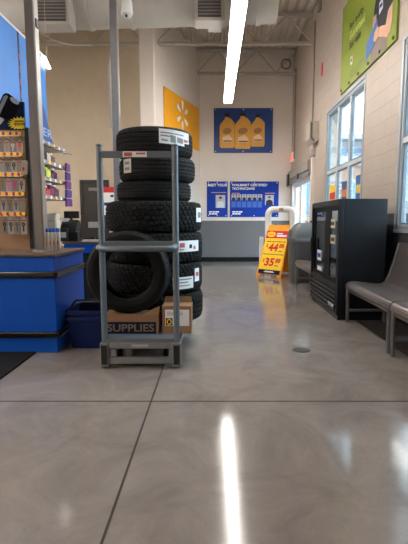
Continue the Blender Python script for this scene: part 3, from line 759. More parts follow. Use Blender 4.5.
def sticker(x_, y_, x2, y2, c0, m2, q, xo):
    A, B = atx(x_, y2, 1.42), atx(x2, y_, 1.42)
    ya, yb, za, zb_ = B.y - 4.90, A.y - 4.90, A.z, B.z
    MB().box(xo - .003, xo, min(ya, yb), max(ya, yb), za, zb_).build('sticker', c0, q)
    MB().box(xo - .004, xo - .003, min(ya, yb) + .02, max(ya, yb) - .02, za + (zb_ - za) * .3, za + (zb_ - za) * .7).build('sticker_print', m2, q)
sticker(315, 250.5, 319, 259.5, M_paper, M_sblue, df, .032); sticker(315, 267, 319, 277, M_paper, mat('faded_pink', (216, 150, 140), .5), df, .032)
sticker(330, 219, 334.5, 228, mat('label_cream', (210, 196, 160), .6), M_doorf, dn, .008); sticker(330, 235, 334.5, 243.5, mat('label_cream', (210, 196, 160), .6), M_doorf, dn, .008)
# bottles standing on the cooler shelves
cols = [((200, 60, 40), 'red'), ((220, 200, 190), 'white'), ((120, 40, 40), 'maroon'), ((220, 140, 50), 'orange'), ((70, 110, 180), 'blue')]
k = 0
for z, nm in ((.38, 'cooler floor'), (.628, 'lowest wire shelf'), (.868, 'middle wire shelf'), (1.088, 'top wire shelf')):
    for j, yy in enumerate((.14, .25, .36, .80, .95, 1.10)):
        cc, cn = cols[(k * 2 + j) % 5]
        place = ('nearest the camera', 'second from the near end', 'third from the near end', 'third from the far end', 'second from the far end', 'at the far end')[j]
        q = thing('drink_bottle', '%s drink bottle %s of the %s in the cooler' % (cn, place, nm), 'bottle', (1.42 + .20, 4.90 + yy, z + (.0 if z < .5 else .002)), group='drinks inside the glass cooler')
        MB().lathe([(.032, 0), (.034, .01), (.034, .11), (.014, .15), (.013, .165)], 14).build('bottle', mat('drink_' + cn, cc, .3), q, smooth=True)
        MB().lathe([(.016, .165), (.016, .185)], 12).build('cap', M_white, q)
        k += 1

# ------------------------------------------------------------------ benches
def bench(loc, label, L=1.22):
    t = thing('waiting_bench', label, 'bench', loc, group='grey perforated metal benches along the wall')
    prof = [(.012, .36), (-.004, .392), (-.006, .425), (.010, .452), (.042, .468), (.10, .470), (.22, .456), (.34, .442), (.40, .446), (.435, .470), (.46, .52), (.495, .63), (.53, .75), (.56, .88), (.57, .915)]
    # thicken the profile into a sheet and run it along the bench
    def sheet(i0, i1, name):
        pp = prof[i0:i1]; th = .006; vs = []; fs = []
        for (a, z) in pp: vs += [(a, 0, z), (a, L, z), (a + th * .6, 0, z - th), (a + th * .6, L, z - th)]
        for i in range(len(pp) - 1):
            a, b2 = i * 4, i * 4 + 4
            fs += [(a, a + 1, b2 + 1, b2), (a + 2, b2 + 2, b2 + 3, a + 3), (a, b2, b2 + 2, a + 2), (a + 1, a + 3, b2 + 3, b2 + 1)]
        fs += [(0, 2, 3, 1), (len(vs) - 4, len(vs) - 3, len(vs) - 1, len(vs) - 2)]
        return MB().add(vs, fs).build(name, M_perf, t, smooth=True)
    sheet(0, 10, 'seat'); sheet(9, 15, 'backrest')
    for yy in (.03, L - .03):
        MB().tube([(.02, yy, 0), (.012, yy, .36), (.02, yy, .41), (.05, yy, .450)], .02, 10).build('leg', M_leg, t, smooth=True)
        MB().tube([(.44, yy, 0), (.42, yy, .41)], .02, 10).build('leg', M_leg, t, smooth=True)
        MB().tube([(.018, yy, .14), (.435, yy, .14)], .017, 10).build('stretcher', M_leg, t)
        MB().tube([(.04, yy, .445), (.20, yy, .438), (.36, yy, .422), (.41, yy, .43), (.455, yy, .49), (.53, yy, .72), (.565, yy, .90)], .014, 8).build('side_rail', M_leg, t, smooth=True)
    MB().tube([(.22, .03, .42), (.22, L - .03, .42)], .018, 8).build('seat_beam', M_leg, t)
    return t
b0 = bench((1.505, 3.63, 0), 'grey perforated metal bench section next to the near side of the cooler')
dup(b0, (1.505, 2.38, 0), label='grey perforated metal bench section cut by the right edge of the picture')
dup(b0, (1.44, 6.36, 0), label='grey perforated metal bench between the cooler and the trash can')
tag(box(1.655, 2.12, 2.2, 4.86, 0, .005).build('floor_mat', mat('mat_dark', (62, 56, 52), .6, vary=.12)), 'thin dark strip on the floor under the near benches along the wall', 'mat')  # thin strip, darker than the concrete, along the wall side of the floor

t = thing('floor_drain_cover', 'small round metal cover set in the open concrete floor', 'floor cover', (.782, 3.75, 0))
MB().lathe([(.075, 0), (.075, .004), (.07, .006)], 28).build('cover', mat('cover_brown', (62, 52, 46), .7), t)
MB().lathe([(.082, 0), (.082, .003), (.0755, .003), (.0755, 0)], 28, closed=True).build('ring', mat('ring_brown', (84, 76, 70), .6), t)

# ------------------------------------------------------------------ tyre cart
CY = 3.29
lx, rx = at(105.5, 360, CY).x, at(177, 360, CY).x; cx = (lx + rx) / 2; hw = (rx - lx) / 2
t = thing('stock_cart', 'grey steel stock cart with tall tube handle carrying a tyre stack', 'cart', (cx, CY, 0))
zt = at(97.5, 147, CY).z
for sx, top in ((-1, zt), (1, zt)):
    q = MB().tube([(sx * hw, 0, .05), (sx * hw, 0, top)], .024, 14).build('upright', M_cart, t, smooth=True)
    MB().lathe([(.0245, 0), (.0245, .012), (.018, .02)], 14, o=(sx * hw, 0, top)).build('end_cap', mat('cap_grey', (74, 80, 86), .4), q)
    MB().box(sx * hw - .034, sx * hw + .034, -.034, .034, .012, .205).build('corner_socket', M_cartd, t, bevel=.006)
    MB().box(sx * hw - .023, sx * hw + .023, -.038, -.034, .035, .188).build('socket_slot', M_black, t)
zc = at(140, 154.5, CY).z
cb = MB().box(-hw + .02, hw - .02, -.012, .012, zc - .024, zc + .024).build('crossbar', M_cart, t, bevel=.003)
sa, sb2 = at(123, 154, CY).x - cx, at(147, 154, CY).x - cx
MB().box(sa, sb2, -.014, -.012, zc - .02, zc + .02).build('sticker', M_paper, cb)
MB().box(sa + .01, sa + .07, -.0155, -.014, zc - .014, zc + .014).box(sa + .10, sb2 - .01, -.0155, -.014, zc, zc + .012).build('sticker_print', mat('sticker_red', (190, 90, 90), .6), cb)
zh = at(100, 245, CY).z
MB().box(-hw + .02, hw - .02, -.01, .01, zh - .018, zh + .03).build('rear_handle_bar', M_cart, t, bevel=.003)
k = .14
pts = [(-hw, -.0, zh - .005), (-hw, -k + .05, zh - .015), (-hw + .015, -k + .014, zh - .018), (-hw + .05, -k, zh - .02), (hw - .05, -k, zh - .02), (hw - .015, -k + .014, zh - .018), (hw, -k + .05, zh - .015), (hw, 0, zh - .005)]
MB().tube(pts, .022, 12).build('push_handle', M_cart, t, smooth=True)
zd = .238
MB().box(-hw + .035, hw - .035, -.02, .02, .158, .205).build('front_rail', M_cartd, t, bevel=.004)
MB().box(-.07, .06, -.0215, -.02, .172, .192).build('maker_label', mat('label_pale', (170, 172, 174), .5), t)
MB().box(-hw + .035, hw - .035, -.02, .02, .035, .085).build('bumper_rail', M_cartd, t, bevel=.004)
MB().box(-hw, hw, .025, 1.75, zd - .035, zd).box(-hw, hw, -.015, .025, .206, zd).build('deck', M_cart, t, bevel=.003)
for sx in (-1, 1):
    MB().box(sx * hw - .02, sx * hw + .02, .04, 1.75, .13, zd - .036).build('side_rail', M_cartd, t)
    for yy in (.10, 1.58):
        q = MB().lathe([(.03, -.016), (.058, -.014), (.06, 0), (.058, .014), (.03, .016)], 20).build('caster', M_blackrub, t, loc=(sx * (hw - .1), yy, .0605), smooth=True)
        q.rotation_euler = (0, PI / 2, 0)
        MB().box(sx * (hw - .1) - .032, sx * (hw - .1) - .024, yy - .035, yy + .035, .05, .20).box(sx * (hw - .1) + .024, sx * (hw - .1) + .032, yy - .035, yy + .035, .05, .20).build('caster_fork', M_cartd, t)

# --- tyres
def tread_mesh(R, Wt, kind, N, Mx, seed):
    rnd = random.Random(seed); vs = []; fs = []
    hwid = .46 * Wt
    for i in range(N):
        u = i / N
        for j in range(Mx + 1):
            v = -1 + 2 * j / Mx; av = abs(v)
            r = R - (.028 if kind == 'road' else .02) * max(0, (av - .45) / .55) ** 2.2
            dep = 0.0
            if kind == 'road':
                for gz in (-.52, -.18, .18, .52):
                    if abs(v - gz) < .055: dep = .009
                if dep == 0 and (i + (3 if v > .18 else 0) + (2 if v < -.18 else 0)) % 5 == 0: dep = .0035
            else:
                z = min(5, int((v + 1) / .3334)); fz = ((v + 1) % .3334) / .3334
                per = 4; ph = (i + (z % 2) * 2 + (1 if fz > .5 else 0)) % per
                if fz < .16 and z > 0: dep = .010
                if ph == 0: dep = .011
                if ph == 2 and .35 < fz < .65: dep = .004
            r -= dep
            a = 2 * PI * u
            vs.append((r * math.cos(a), r * math.sin(a), v * hwid))
    m = Mx + 1
    for i in range(N):
        k2 = ((i + 1) % N)
        for j in range(Mx): fs.append((i * m + j, k2 * m + j, k2 * m + j + 1, i * m + j + 1))
    # turn the edges in
    return MB().add(vs, fs)
def tire(name_label, loc, R, Wt, hole, kind, group, rot=(0, 0, 0), lift=True):
    t = thing('tire', name_label, 'tire', loc, group=group); t.rotation_euler = rot
    up_ = Wt / 2 if lift else 0
    tr = tread_mesh(R, Wt, kind, 208 if kind == 'at' else 200, 42, 3)
    tr.v = [(a, b2, c2 + up_) for a, b2, c2 in tr.v]
    tr.build('tread', M_tread, t)
    h = Wt / 2; d_ = .028 if kind == 'road' else .034
    half = [(R - d_, .40 * Wt), (R - d_ + .002, .462 * Wt), (R - d_ - .012, .485 * Wt), (R - .07, .497 * Wt), (R - (R - hole) * .5, .5 * Wt), (hole + .035, .47 * Wt), (hole + .02, .455 * Wt), (hole + .004, .42 * Wt), (hole, .38 * Wt), (hole + .01, .35 * Wt), (R - .05, .42 * Wt)]
    if kind == 'at':
        half[3:3] = [(R - .055, .492 * Wt), (R - .058, .5 * Wt), (R - .066, .5 * Wt)]
    prof = [(r, -z) for r, z in half] + [(R - .045, 0)] + half[::-1]
    prof = [(r, z + up_) for r, z in prof]
    sw = MB().lathe(prof, 72, closed=True).build('sidewall', M_side, t, smooth=True)
    return t
def tlabel(t, R, ang, wang, z0, z1, m, prints=(), tilt=0.0):
    """paper label lying on the tread, angle measured from the side facing the camera"""
    def patch(a0, a1, b0, b1, rr):
        mb = MB(); n = 6; vs = []; fs = []
        for i in range(n + 1):
            a = -PI / 2 + a0 + (a1 - a0) * i / n
            dz = tilt * (i / n)
            for r2 in (rr, rr + .0012): vs += [(r2 * math.cos(a), r2 * math.sin(a), b0 + dz), (r2 * math.cos(a), r2 * math.sin(a), b1 + dz)]
        for i in range(n):
            k = i * 4; fs += [(k + 2, k + 6, k + 7, k + 3), (k, k + 1, k + 5, k + 4), (k, k + 4, k + 6, k + 2), (k + 1, k + 3, k + 7, k + 5)]
        fs += [(0, 2, 3, 1), (n * 4, n * 4 + 1, n * 4 + 3, n * 4 + 2)]
        return mb.add(vs, fs)
    q = patch(ang, ang + wang, z0, z1, R + .002).build('paper_label', m, t)
    for (u0, u1, w0, w1, m2) in prints:
        patch(ang + wang * u0, ang + wang * u1, z0 + (z1 - z0) * w0, z0 + (z1 - z0) * w1, R + .004).build('label_print', m2, q)
    return t
M_pink = mat('label_pale_red', (200, 84, 92), .6)
M_ink = mat('label_grey_ink', (126, 128, 134), .6)
SY = 4.09; gs = 'tyres stacked flat on the cart'
zb = zd; big = []
hb = .2715
T = {}
defs = [('bottom tyre of the stack, chunky, behind the box with the yellow mark', .443, hb, -.552, 'at'),
        ('second chunky tyre from the bottom of the stack, with a white paper label', .441, hb, -.556, 'at'),
        ('third chunky tyre from the bottom of the stack, with a red and white label', .443, hb, -.554, 'at'),
        ('widest chunky all-terrain tyre in the middle of the stack, topmost chunky one', .446, hb, -.562, 'at'),
        ('smooth road tyre lying directly on the chunky tyres, third from the top', .343, .178, -.560, 'road'),
        ('smooth road tyre second from the top of the stack, label at its left', .349, .212, -.526, 'road'),
        ('smooth road tyre on top of the stack, white label at its right', .349, .243, -.548, 'road')]
for i, (lab, R, Wt, X_, kd) in enumerate(defs):
    T[i] = tire(lab, (X_, SY, zb), R, Wt, .235 if kd == 'at' else .215, kd, gs); T[i].rotation_euler = (0, 0, .35 * i); zb += Wt
def px_ang(i, px, py):
    R = defs[i][1]; X_ = at(px, py, SY - R * .93).x - defs[i][3]
    return math.asin(max(-.985, min(.985, X_ / R)))
def lab_px(i, x0, x1, y0, y1, m, prints, tilt=0):
    a0, a1 = px_ang(i, x0, y0), px_ang(i, x1, y0)
    R = defs[i][1]; Yf = SY - R * math.cos((a0 + a1) / 2)
    z1 = at((x0 + x1) / 2, y0, Yf).z - T[i].location.z; z0 = at((x0 + x1) / 2, y1, Yf).z - T[i].location.z
    rz = T[i].rotation_euler.z
    tlabel(T[i], R, a0 - rz, a1 - a0, z0, z1, m, prints, tilt)
for i in T: T[i].rotation_euler = (0, 0, .35 * i)
bar = [(.05, .95, .70, .78, M_ink), (.05, .6, .5, .58, M_ink), (.40, .60, .12, .62, M_ink), (.08, .3, .2, .3, M_ink), (.66, .92, .15, .5, M_ink)]
lab_px(6, 159, 183, 129.5, 144, M_paper, bar, -.008)
lab_px(6, 181, 187, 133, 144, M_paper, [(.2, .8, .1, .35, M_pink)], 0)
lab_px(5, 121.5, 130.5, 159, 173, mat('label_tan', (206, 200, 186), .6), [(.2, .8, .6, .8, M_ink), (.2, .8, .2, .4, M_ink)])
lab_px(3, 195, 199.5, 208, 222, M_paper, [(.2, .8, .3, .7, M_ink)])
lab_px(2, 178, 197, 240.5, 251.5, M_paper, [(.04, .24, .4, .8, M_pink), (.05, .22, .15, .25, M_ink), (.45, .58, .3, .65, M_navy), (.66, .78, .2, .5, M_pink)])
lab_px(1, 172.5, 192, 277, 289, M_paper, [(.06, .9, .75, .85, M_ink), (.06, .7, .5, .6, M_ink), (.06, .8, .25, .33, M_ink)])
lab_px(1, 193.5, 197.6, 268, 281, M_paper, [(.2, .8, .4, .7, M_pink)])

# boxes at the front of the deck
zbx = .158
x0, x1 = at(104, 325, 3.42).x, at(158.5, 325, 3.42).x
t = thing('cardboard_box', 'low brown carton printed supplies under the leaning tyre', 'box', ((x0 + x1) / 2, 3.42, zd), group='cardboard boxes on the cart')
w2 = (x1 - x0) / 2
box(-w2, w2, 0, .19, 0, zbx).build('carton', M_kraft, t, bevel=.003)
Fx = Fr((0, 0, 0), (1, 0, 0), (0, 0, 1))
MB().fbox(Fx, -w2 + .015, w2 - .02, .0, zbx * .62, 0, .002).build('navy_band', M_navy, t)
text('SUPPLIES', 'lettering', mat('supplies_ink', (132, 104, 78), .7), Fx, -.005, .018, width=2 * w2 - .06, height=.062, d=.003, parent=t, bold=.02, align='C')
MB().add([(w2 - .13, .0, zbx), (w2, .0, zbx), (w2 + .015, -.01, zbx + .07), (w2 - .02, -.012, zbx + .06), (w2 - .13, .006, zbx), (w2, .006, zbx), (w2 + .015, -.004, zbx + .07), (w2 - .02, -.006, zbx + .06)], [(0, 1, 2, 3), (7, 6, 5, 4), (0, 4, 5, 1), (1, 5, 6, 2), (2, 6, 7, 3), (3, 7, 4, 0)]).build('lifted_flap', M_kraftd, t)
A, B = at(163, 337, 3.44), at(192, 306, 3.44)
w2 = (B.x - A.x) / 2; hB = .225
t = thing('cardboard_box', 'small brown carton with white label and yellow ring mark at the cart corner', 'box', ((A.x + B.x) / 2 - .005, 3.44, zd), group='cardboard boxes on the cart')
box(-w2, w2, 0, .19, 0, hB).build('carton', M_kraft, t, bevel=.003)
MB().prism(Fr((0, .17, hB), (1, 0, 0), (0, .15, 1)), [(-w2, 0), (w2, 0), (w2 - .01, .05), (-w2 + .01, .05)], 0, .004).build('rear_flap', M_kraftd, t)
MB().fbox(Fx, -w2 + .025, w2 - .018, .06, .195, 0, .002).build('white_label', M_paper, t)
MB().fbox(Fx, -w2 + .03, -w2 + .085, .065, .125, .002, .003).build('black_patch', M_black, t)
ring = ell(-w2 + .058, .095, .021, .027, 20); inn = ell(-w2 + .058, .095, .011, .015, 20)
mb = MB(); n = 20
mb.add([Fx(a, b2, .0045) for a, b2 in ring] + [Fx(a, b2, .0045) for a, b2 in inn], [(i, (i + 1) % n, n + (i + 1) % n, n + i) for i in range(n)]); mb.build('yellow_ring', M_bright, t)
mb = MB()
for kk in range(3): mb.fbox(Fx, -w2 + .04, w2 - .07, .15 + kk * .012, .154 + kk * .012, .002, .003)
mb.build('label_print', M_ink, t)

# standing tyre
R = .338
X_ = at(126.5, 272, 3.43).x
t = tire('road tyre standing upright on the supplies carton at the cart front', (X_, 3.52, zd + zbx + R), R, .195, .21, 'road', None, (PI / 2, 0, 0), lift=False)

# ------------------------------------------------------------------ blue totes between the counter and the cart
def tote(loc, label, h0):
    t = thing('shopping_basket', label, 'basket', loc, group='blue shopping baskets nested by the counter')
    def rr(a, b2, z): return rsq(a, b2, z, 9, 44)
    hx, hy, hh = .198, .225, .30
    outer = [rr(hx * .80, hy * .80, 0), rr(hx * .93, hy * .93, hh - .05), rr(hx * .93, hy * .93, hh - .04), rr(hx, hy, hh - .035), rr(hx, hy, hh), rr(hx - .018, hy - .018, hh), rr(hx * .90, hy * .90, hh - .04), rr(hx * .78, hy * .78, .006)]
    loft(outer).build('tub', M_bin, t, smooth=False)
    pts = [(-hx + .012, -.02, hh + .008), (-hx + .05, -.05, hh + .05), (-hx + .07, -.06, hh + .07), (hx - .07, -.06, hh + .07), (hx - .05, -.05, hh + .05), (hx - .012, -.02, hh + .008)]
    MB().tube(pts, .011, 8).build('handle', M_black, t)
    return t
tx = -1.142
q0 = tote((tx - .006, 3.985, 0), 'lower blue shopping basket of the nested pair beside the counter', 0)
q1 = dup(q0, (tx - .006, 3.985, .052), label='upper blue shopping basket of the nested pair, black handle on top')
for ch in list(q0.children):
    if ch.name.startswith('handle'): bpy.data.objects.remove(ch)

# ------------------------------------------------------------------ service counter on the left
CX, CYF, CZ = -1.375, 3.68, .87
t = thing('service_counter', 'bright blue service counter with brown top and black bumper bands', 'counter', (CX, CYF, 0))
box(-2.6, 0, 0, .82, 0.0, CZ - .025).build('cabinet', M_blue, t, bevel=.004)
box(-2.62, .015, -.015, .84, CZ - .025, CZ).build('countertop', M_brown, t, bevel=.004)
for zz in (.665, .135):
    MB().prism(Fr((0, 0, zz), (1, 0, 0), (0, 1, 0)), [(-2.6, -.022), (-.0, -.022), (.022, .0), (.022, .82), (.0, .82), (.0, .0), (-2.6, .0)], 0, .052).build('bumper_band', M_bronze, t, bevel=.012)
tag(box(-3.6, -1.56, 2.3, 3.665, 0, .012).build('rubber_mat', M_blackrub), 'black rubber mat on the floor before the blue counter', 'mat')

# grey post on the counter
A = at(35.5, 250, 3.95)
t = thing('grey_post', 'tall grey metal post rising from the blue counter to the roof', 'post', (A.x, 3.95, CZ))
box(0, .076, 0, .11, 0, ZC - CZ + .02).build('post', M_post, t, bevel=.006)
MB().box(.076, .082, .012, .098, .02, ZC - CZ).build('cover_strip', M_postl, t)
MB().box(-.02, .100, -.02, .13, 0, .012).build('base_plate', M_postl, t)
zz = at(36, 25, 3.95).z - CZ
MB().box(.078, .092, .03, .08, zz, zz + .07).build('clip', M_black, t)
# pale spray cans
cc = [(46.5, 4.02), (50.2, 4.07), (54.0, 4.12), (57.6, 4.17)]
gl = ['nearest the grey post', 'second from the grey post', 'third from the grey post', 'farthest from the grey post']
can0 = None
for k, (px, Y) in enumerate(cc):
    X_ = at(px, 240, Y).x; lab = 'white spray can with blue cap on the counter, ' + gl[k]
    if can0 is None:
        can0 = thing('spray_can', lab, 'spray can', (X_, Y, CZ), group='spray cans on the counter')
        MB().lathe([(.022, 0), (.0245, .004), (.0245, .165), (.021, .175)], 18).build('can', mat('can_white', (206, 200, 192), .35), can0, smooth=True)
        MB().lathe([(.0225, .175), (.0225, .205), (.018, .212)], 18).build('cap', mat('cap_blue', (30, 96, 190), .4), can0, smooth=True)
        MB().prism(Fr((0, -.0246, 0), (1, 0, 0), (0, 0, 1)), ell(.004, .075, .008, .018, 12), -.002, .001).build('orange_mark', mat('mark_orange', (226, 120, 50), .5), can0)
    else: dup(can0, (X_, Y, CZ), label=lab)

# key display on the counter
PY = 4.36
A, B = at(31, 248, PY), at(28, 130, PY)
t = thing('key_display', 'tan pegboard key display with hooks and price strips on the counter', 'display stand', (A.x, PY, CZ))
zt = B.z - CZ
box(-1.2, 0, 0, .03, 0, zt).build('pegboard', M_tan, t)
MB().box(.002, .04, -.02, .06, 0, zt + .02).build('black_side_post', M_black, t)
PXL = lambda px: at(px, 190, PY - .1).x - A.x
KPX = (2, 8.7, 15.5, 22.4)
rows = [(134, 140, 153), (154.5, 160, 172), (174.5, 178.5, 191.5), (194, 198, 212), (214, 217, 234)]
for (ys, y0, y1) in rows:
    zs = at(10, ys, PY - .1).z - CZ
    q = MB().box(-.9, PXL(22), -.112, -.104, zs - .022, zs + .022).build('price_strip', mat('strip_white', (214, 208, 190), .5), t)
    for px in (-1, 6, 13, 19):
        x_ = PXL(px)
        box(x_ + .025, x_ + .052, -.114, -.112, zs - .016, zs + .018).build('price_tag', M_bright, q, label='yellow price tag')
        box(x_ - .002, x_ + .022, -.114, -.112, zs - .012, zs + .018).build('price_tag', M_red, q, label='red price tag')
    for px in KPX:
        x_ = PXL(px); z_ = at(10, y0, PY - .1).z - CZ + .012
        MB().tube([(x_, .0, z_), (x_, -.145, z_), (x_, -.155, z_ + .012)], .003, 6).build('hook', M_black, t)
    MB().tube([(PXL(20), 0, zs - .01), (PXL(20), -.108, zs - .01)], .004, 6).build('bracket_wire', M_black, t)
M_card = mat('pack_card', (158, 154, 150), .4); M_clear = mat('pack_clear', (128, 122, 118), .3)
kc = [[((120, 116, 112), 'grey'), ((170, 130, 100), 'tan'), ((196, 190, 180), 'white'), ((226, 84, 44), 'orange')], [((150, 144, 140), 'silver'), ((70, 80, 70), 'green'), ((24, 24, 26), 'black'), ((150, 120, 110), 'pinkish')],
      [((120, 110, 60), 'olive'), ((220, 90, 170), 'pink'), ((196, 40, 130), 'magenta'), ((70, 56, 50), 'dark grey')], [((30, 60, 80), 'teal'), ((120, 90, 70), 'brown'), ((90, 80, 70), 'bronze'), ((140, 120, 96), 'sand')],
      [((20, 20, 22), 'black ring'), ((60, 50, 44), 'dark brown'), ((90, 84, 80), 'smoke grey'), ((16, 16, 18), 'black loop')]]
rn = ['top row', 'second row', 'middle row', 'fourth row', 'bottom row']
for r_i, (ys, y0, y1) in enumerate(rows):
    zt_, zb_ = at(10, y0, PY - .1).z, at(10, y1, PY - .1).z; h = zt_ - zb_
    for c_i, px in enumerate(KPX):
        rgb, nm = kc[r_i][c_i]; x_ = A.x + PXL(px)
        q = thing('key_pack', 'hanging pack holding a %s key in the %s of the key display' % (nm, rn[r_i]), 'key pack', (x_, PY - .082 - .010 * c_i, zb_), group='packs hanging on the key display')
        F = Fr((0, 0, 0), (1, 0, 0), (0, 0, 1))
        MB().prism(F, [(-.028, 0), (.028, 0), (.028, h * .86), (.012, h * .9), (.010, h), (-.010, h), (-.012, h * .9), (-.028, h * .86)], -.004, .004).build('card', M_card if (r_i + c_i) % 2 else M_clear, q)
        mk = mat('key_' + nm.replace(' ', '_'), rgb, .35)
        n = 16; ro, ri = ell(0, h * .58, .017, .02, n), ell(0, h * .58, .006, .008, n)
        mb = MB(); mb.prism(F, ro[n // 2:] + ro[:1] + ri[:1] + ri[n // 2:][::-1], .004, .008); mb.prism(F, ro[:n // 2 + 1] + ri[:n // 2 + 1][::-1], .004, .008)
        mb.fbox(F, -.006, .006, h * .15, h * .46, .004, .008); mb.build('key', mk, q)
        MB().fbox(F, -.025, .025, h * .76, h * .84, .004, .005).build('card_header', mat('card_header', (150, 80, 70), .5), q)
A2, B2 = at(21, 172, PY - .18), at(27, 160, PY - .18)
t2 = thing('plastic_bag_pack', 'clear plastic bag of parts hanging at the right end of the second row', 'pack', ((A2.x + B2.x) / 2, PY - .185, A2.z - .03), group='packs hanging on the key display')
w_ = (B2.x - A2.x) / 2; h = B2.z - A2.z + .03
MB().prism(Fr((0, 0, 0), (1, 0, 0), (.1, 0, 1)), [(-w_, 0), (w_, .01), (w_ * .9, h * .9), (w_ * .2, h), (-w_ * .9, h * .92)], -.01, .01).build('bag', mat('bag_grey', (150, 138, 132), .3), t2, bevel=.006)
MB().sphere((.0, -.012, h * .4), .012, .006, .02).build('part', M_red, t2)

# poster header above the pegboard
A3, B3 = at(28, 130, PY), at(28, 102, PY)
t = thing('phone_case_poster', 'navy poster with a dark phone case and yellow price burst over the pegboard', 'poster', (A.x, PY, A3.z + .002))
H = B3.z - A3.z
box(-1.2, .0, .0, .02, 0, H).build('panel', M_navy, t)
F = Fr((0, 0, 0), (1, 0, 0), (0, 0, 1))
def pp(px, py): P = at(px, py, PY); return (P.x - A.x, P.z - A3.z)
MB().prism(F, [pp(-4, 113), pp(3, 95.5), pp(6, 93.5), pp(9, 94), pp(19, 101.5), pp(20.5, 105), pp(14, 119), pp(11, 120.5), pp(7, 119.5), pp(-2, 117)], .003, .008).build('case_picture', mat('case_dark', (24, 18, 20), .7, spec=.1), t)
MB().prism(F, [pp(-3, 114), pp(4, 97), pp(7, 95.5), pp(8.5, 97), pp(0, 115)], .008, .010).build('case_edge_picture', mat('case_edge', (150, 144, 142), .4), t)
e = pp(15, 101.2); MB().prism(F, ell(e[0], e[1], .05, .024, 18, -.6), .008, .010).build('case_window_picture', mat('case_pale', (190, 186, 190), .4), t)
MB().prism(F, [pp(-4, 117), pp(2, 118), pp(4.5, 120), pp(0, 125.5), pp(-4, 127)], .003, .006).build('white_patch_picture', mat('patch_white', (200, 198, 204), .5), t)
e = pp(20, 124); pts = []
for k in range(36):
    rr_ = 1.0 if k % 2 == 0 else .68; a = 2 * PI * k / 36; pts.append((min(.0, e[0] + .118 * rr_ * math.cos(a)), max(.002, e[1] + .068 * rr_ * math.sin(a))))
MB().prism(F, pts, .010, .012).build('price_burst', mat('burst_yellow', (244, 214, 40), .5), t)
text('$50.00', 'lettering', M_navy, F, e[0], e[1] - .022, width=.10, height=.03, d=.014, parent=t, bold=.02, align='C')
MB().fbox(F, e[0] - .045, e[0] + .045, e[1] + .018, e[1] + .028, .012, .014).build('burst_print', M_navy, t)

# blue panel over the aisle
XP = -2.25
A, B = atx(44.8, 58, XP), atx(46, 121, XP)
zt, zb = A.z, 2.245; y1_ = A.y
t = thing('aisle_sign', 'big sky blue overhead panel with white top edge beside the grey post', 'sign', (XP, 3.2, zb))
L = y1_ - 3.2; H = zt - zb
box(-.04, 0, 0, L, 0, H).build('panel', M_sky, t)
box(-.045, .006, 0, L + .02, H, H + .025).build('top_edge', M_paper, t)
yy = atx(19, 60, XP).y - 3.2
MB().box(0, .004, yy - .018, yy + .018, 0, H).build('dark_stripe', mat('stripe_dark', (50, 44, 60), .5), t)
mb = MB()
for k in range(6): mb.box(.004, .006, yy - .012, yy + .004, .05 + k * .14, .12 + k * .14)
mb.build('coloured_stripe', mat('stripe_red', (200, 100, 50), .5), t)
# lamp at the end of the panel
A = atx(46, 62, XP + .03)
t = thing('aisle_lamp', 'small bright lamp at the far top corner of the blue panel', 'lamp', (XP + .03, A.y + .03, A.z))
MB().prism(Fr((0, 0, 0), (0, 1, 0), (0, 0, 1)), [(-.10, .05), (.09, -.045), (.05, -.06), (-.08, -.01)], -.02, .02).build('lamp_shade', emit('aisle_lamp_glow', (255, 246, 230), 3.0), t)
MB().tube([(0, .0, -.005), (0, .0, ZC - A.z)], .003, 6).build('hanging_rod', M_truss, t)

# gondola shelf
XS = -2.19
t = thing('gondola_shelf', 'tall store shelf unit with tagged shelves behind the grey post', 'shelf', (XS, 4.75, 0))
Ls = 6.5 - 4.75
box(-.42, -.38, 0, Ls, 0, 2.35).build('back_panel', mat('gondola_back', (176, 166, 150), .6), t)
box(-.42, .0, 0, Ls, 0, .12).build('base_deck', mat('gondola_beige', (190, 182, 170), .5), t)
zs_ = [at(69, 151, 6.5).z, at(69, 168, 6.5).z, at(69, 183, 6.5).z, at(69, 199, 6.5).z]
for i, z in enumerate(zs_ + [1.18, .78, .45]):
    q = box(-.38, 0, 0, Ls, z - .03, z).build('shelf', mat('gondola_shelf_beige', (196, 184, 164), .5), t)
    MB().box(0, .008, 0, Ls, z - .035, z + .012).build('tag_rail', mat('rail_grey', (140, 136, 140), .4), q)
    if i < 4:
        for k in range(4, 9):
            ya = .12 + k * .19; wt = (k + i) % 3
            box(.008, .010, ya, ya + .05, z - .032, z + .012).build('price_tag', M_paper if wt else M_bright, q, label='white price tag' if wt else 'yellow price tag')
    if i < 1:
        for k in range(5): MB().tube([(0, .55 + k * .28, z - .05), (.12, .55 + k * .28, z - .06)], .004, 6).build('hook', M_black, q)
# curved blue header on the gondola
A, B = atx(45, 112, XS), atx(53.5, 139, XS)
t = thing('shelf_header', 'darker blue curved shelf header with white letters behind the post', 'sign', (XS, 0, zs_[0] + .012))
F = Fr((0, 0, 0), (0, 1, 0), (0, 0, 1)); ya, yb = A.y - .28, B.y
hA = A.z - zs_[0]
pts = [(ya, 0), (yb, 0)] + [(yb - (yb - A.y) * (u ** .8) , hA * u) for u in (.15, .35, .55, .75, .9, 1)] + [(ya, hA * 1.6)]
MB().prism(F, pts, -.03, 0).build('panel', M_dsblue, t)
text('FIBER', 'lettering', mat('letter_pale', (170, 196, 230), .5), F, atx(40, 132, XS).y - .25, .06, width=atx(51.5, 132, XS).y - atx(40, 132, XS).y + .25, height=.10, d=.003, parent=t, bold=.0)
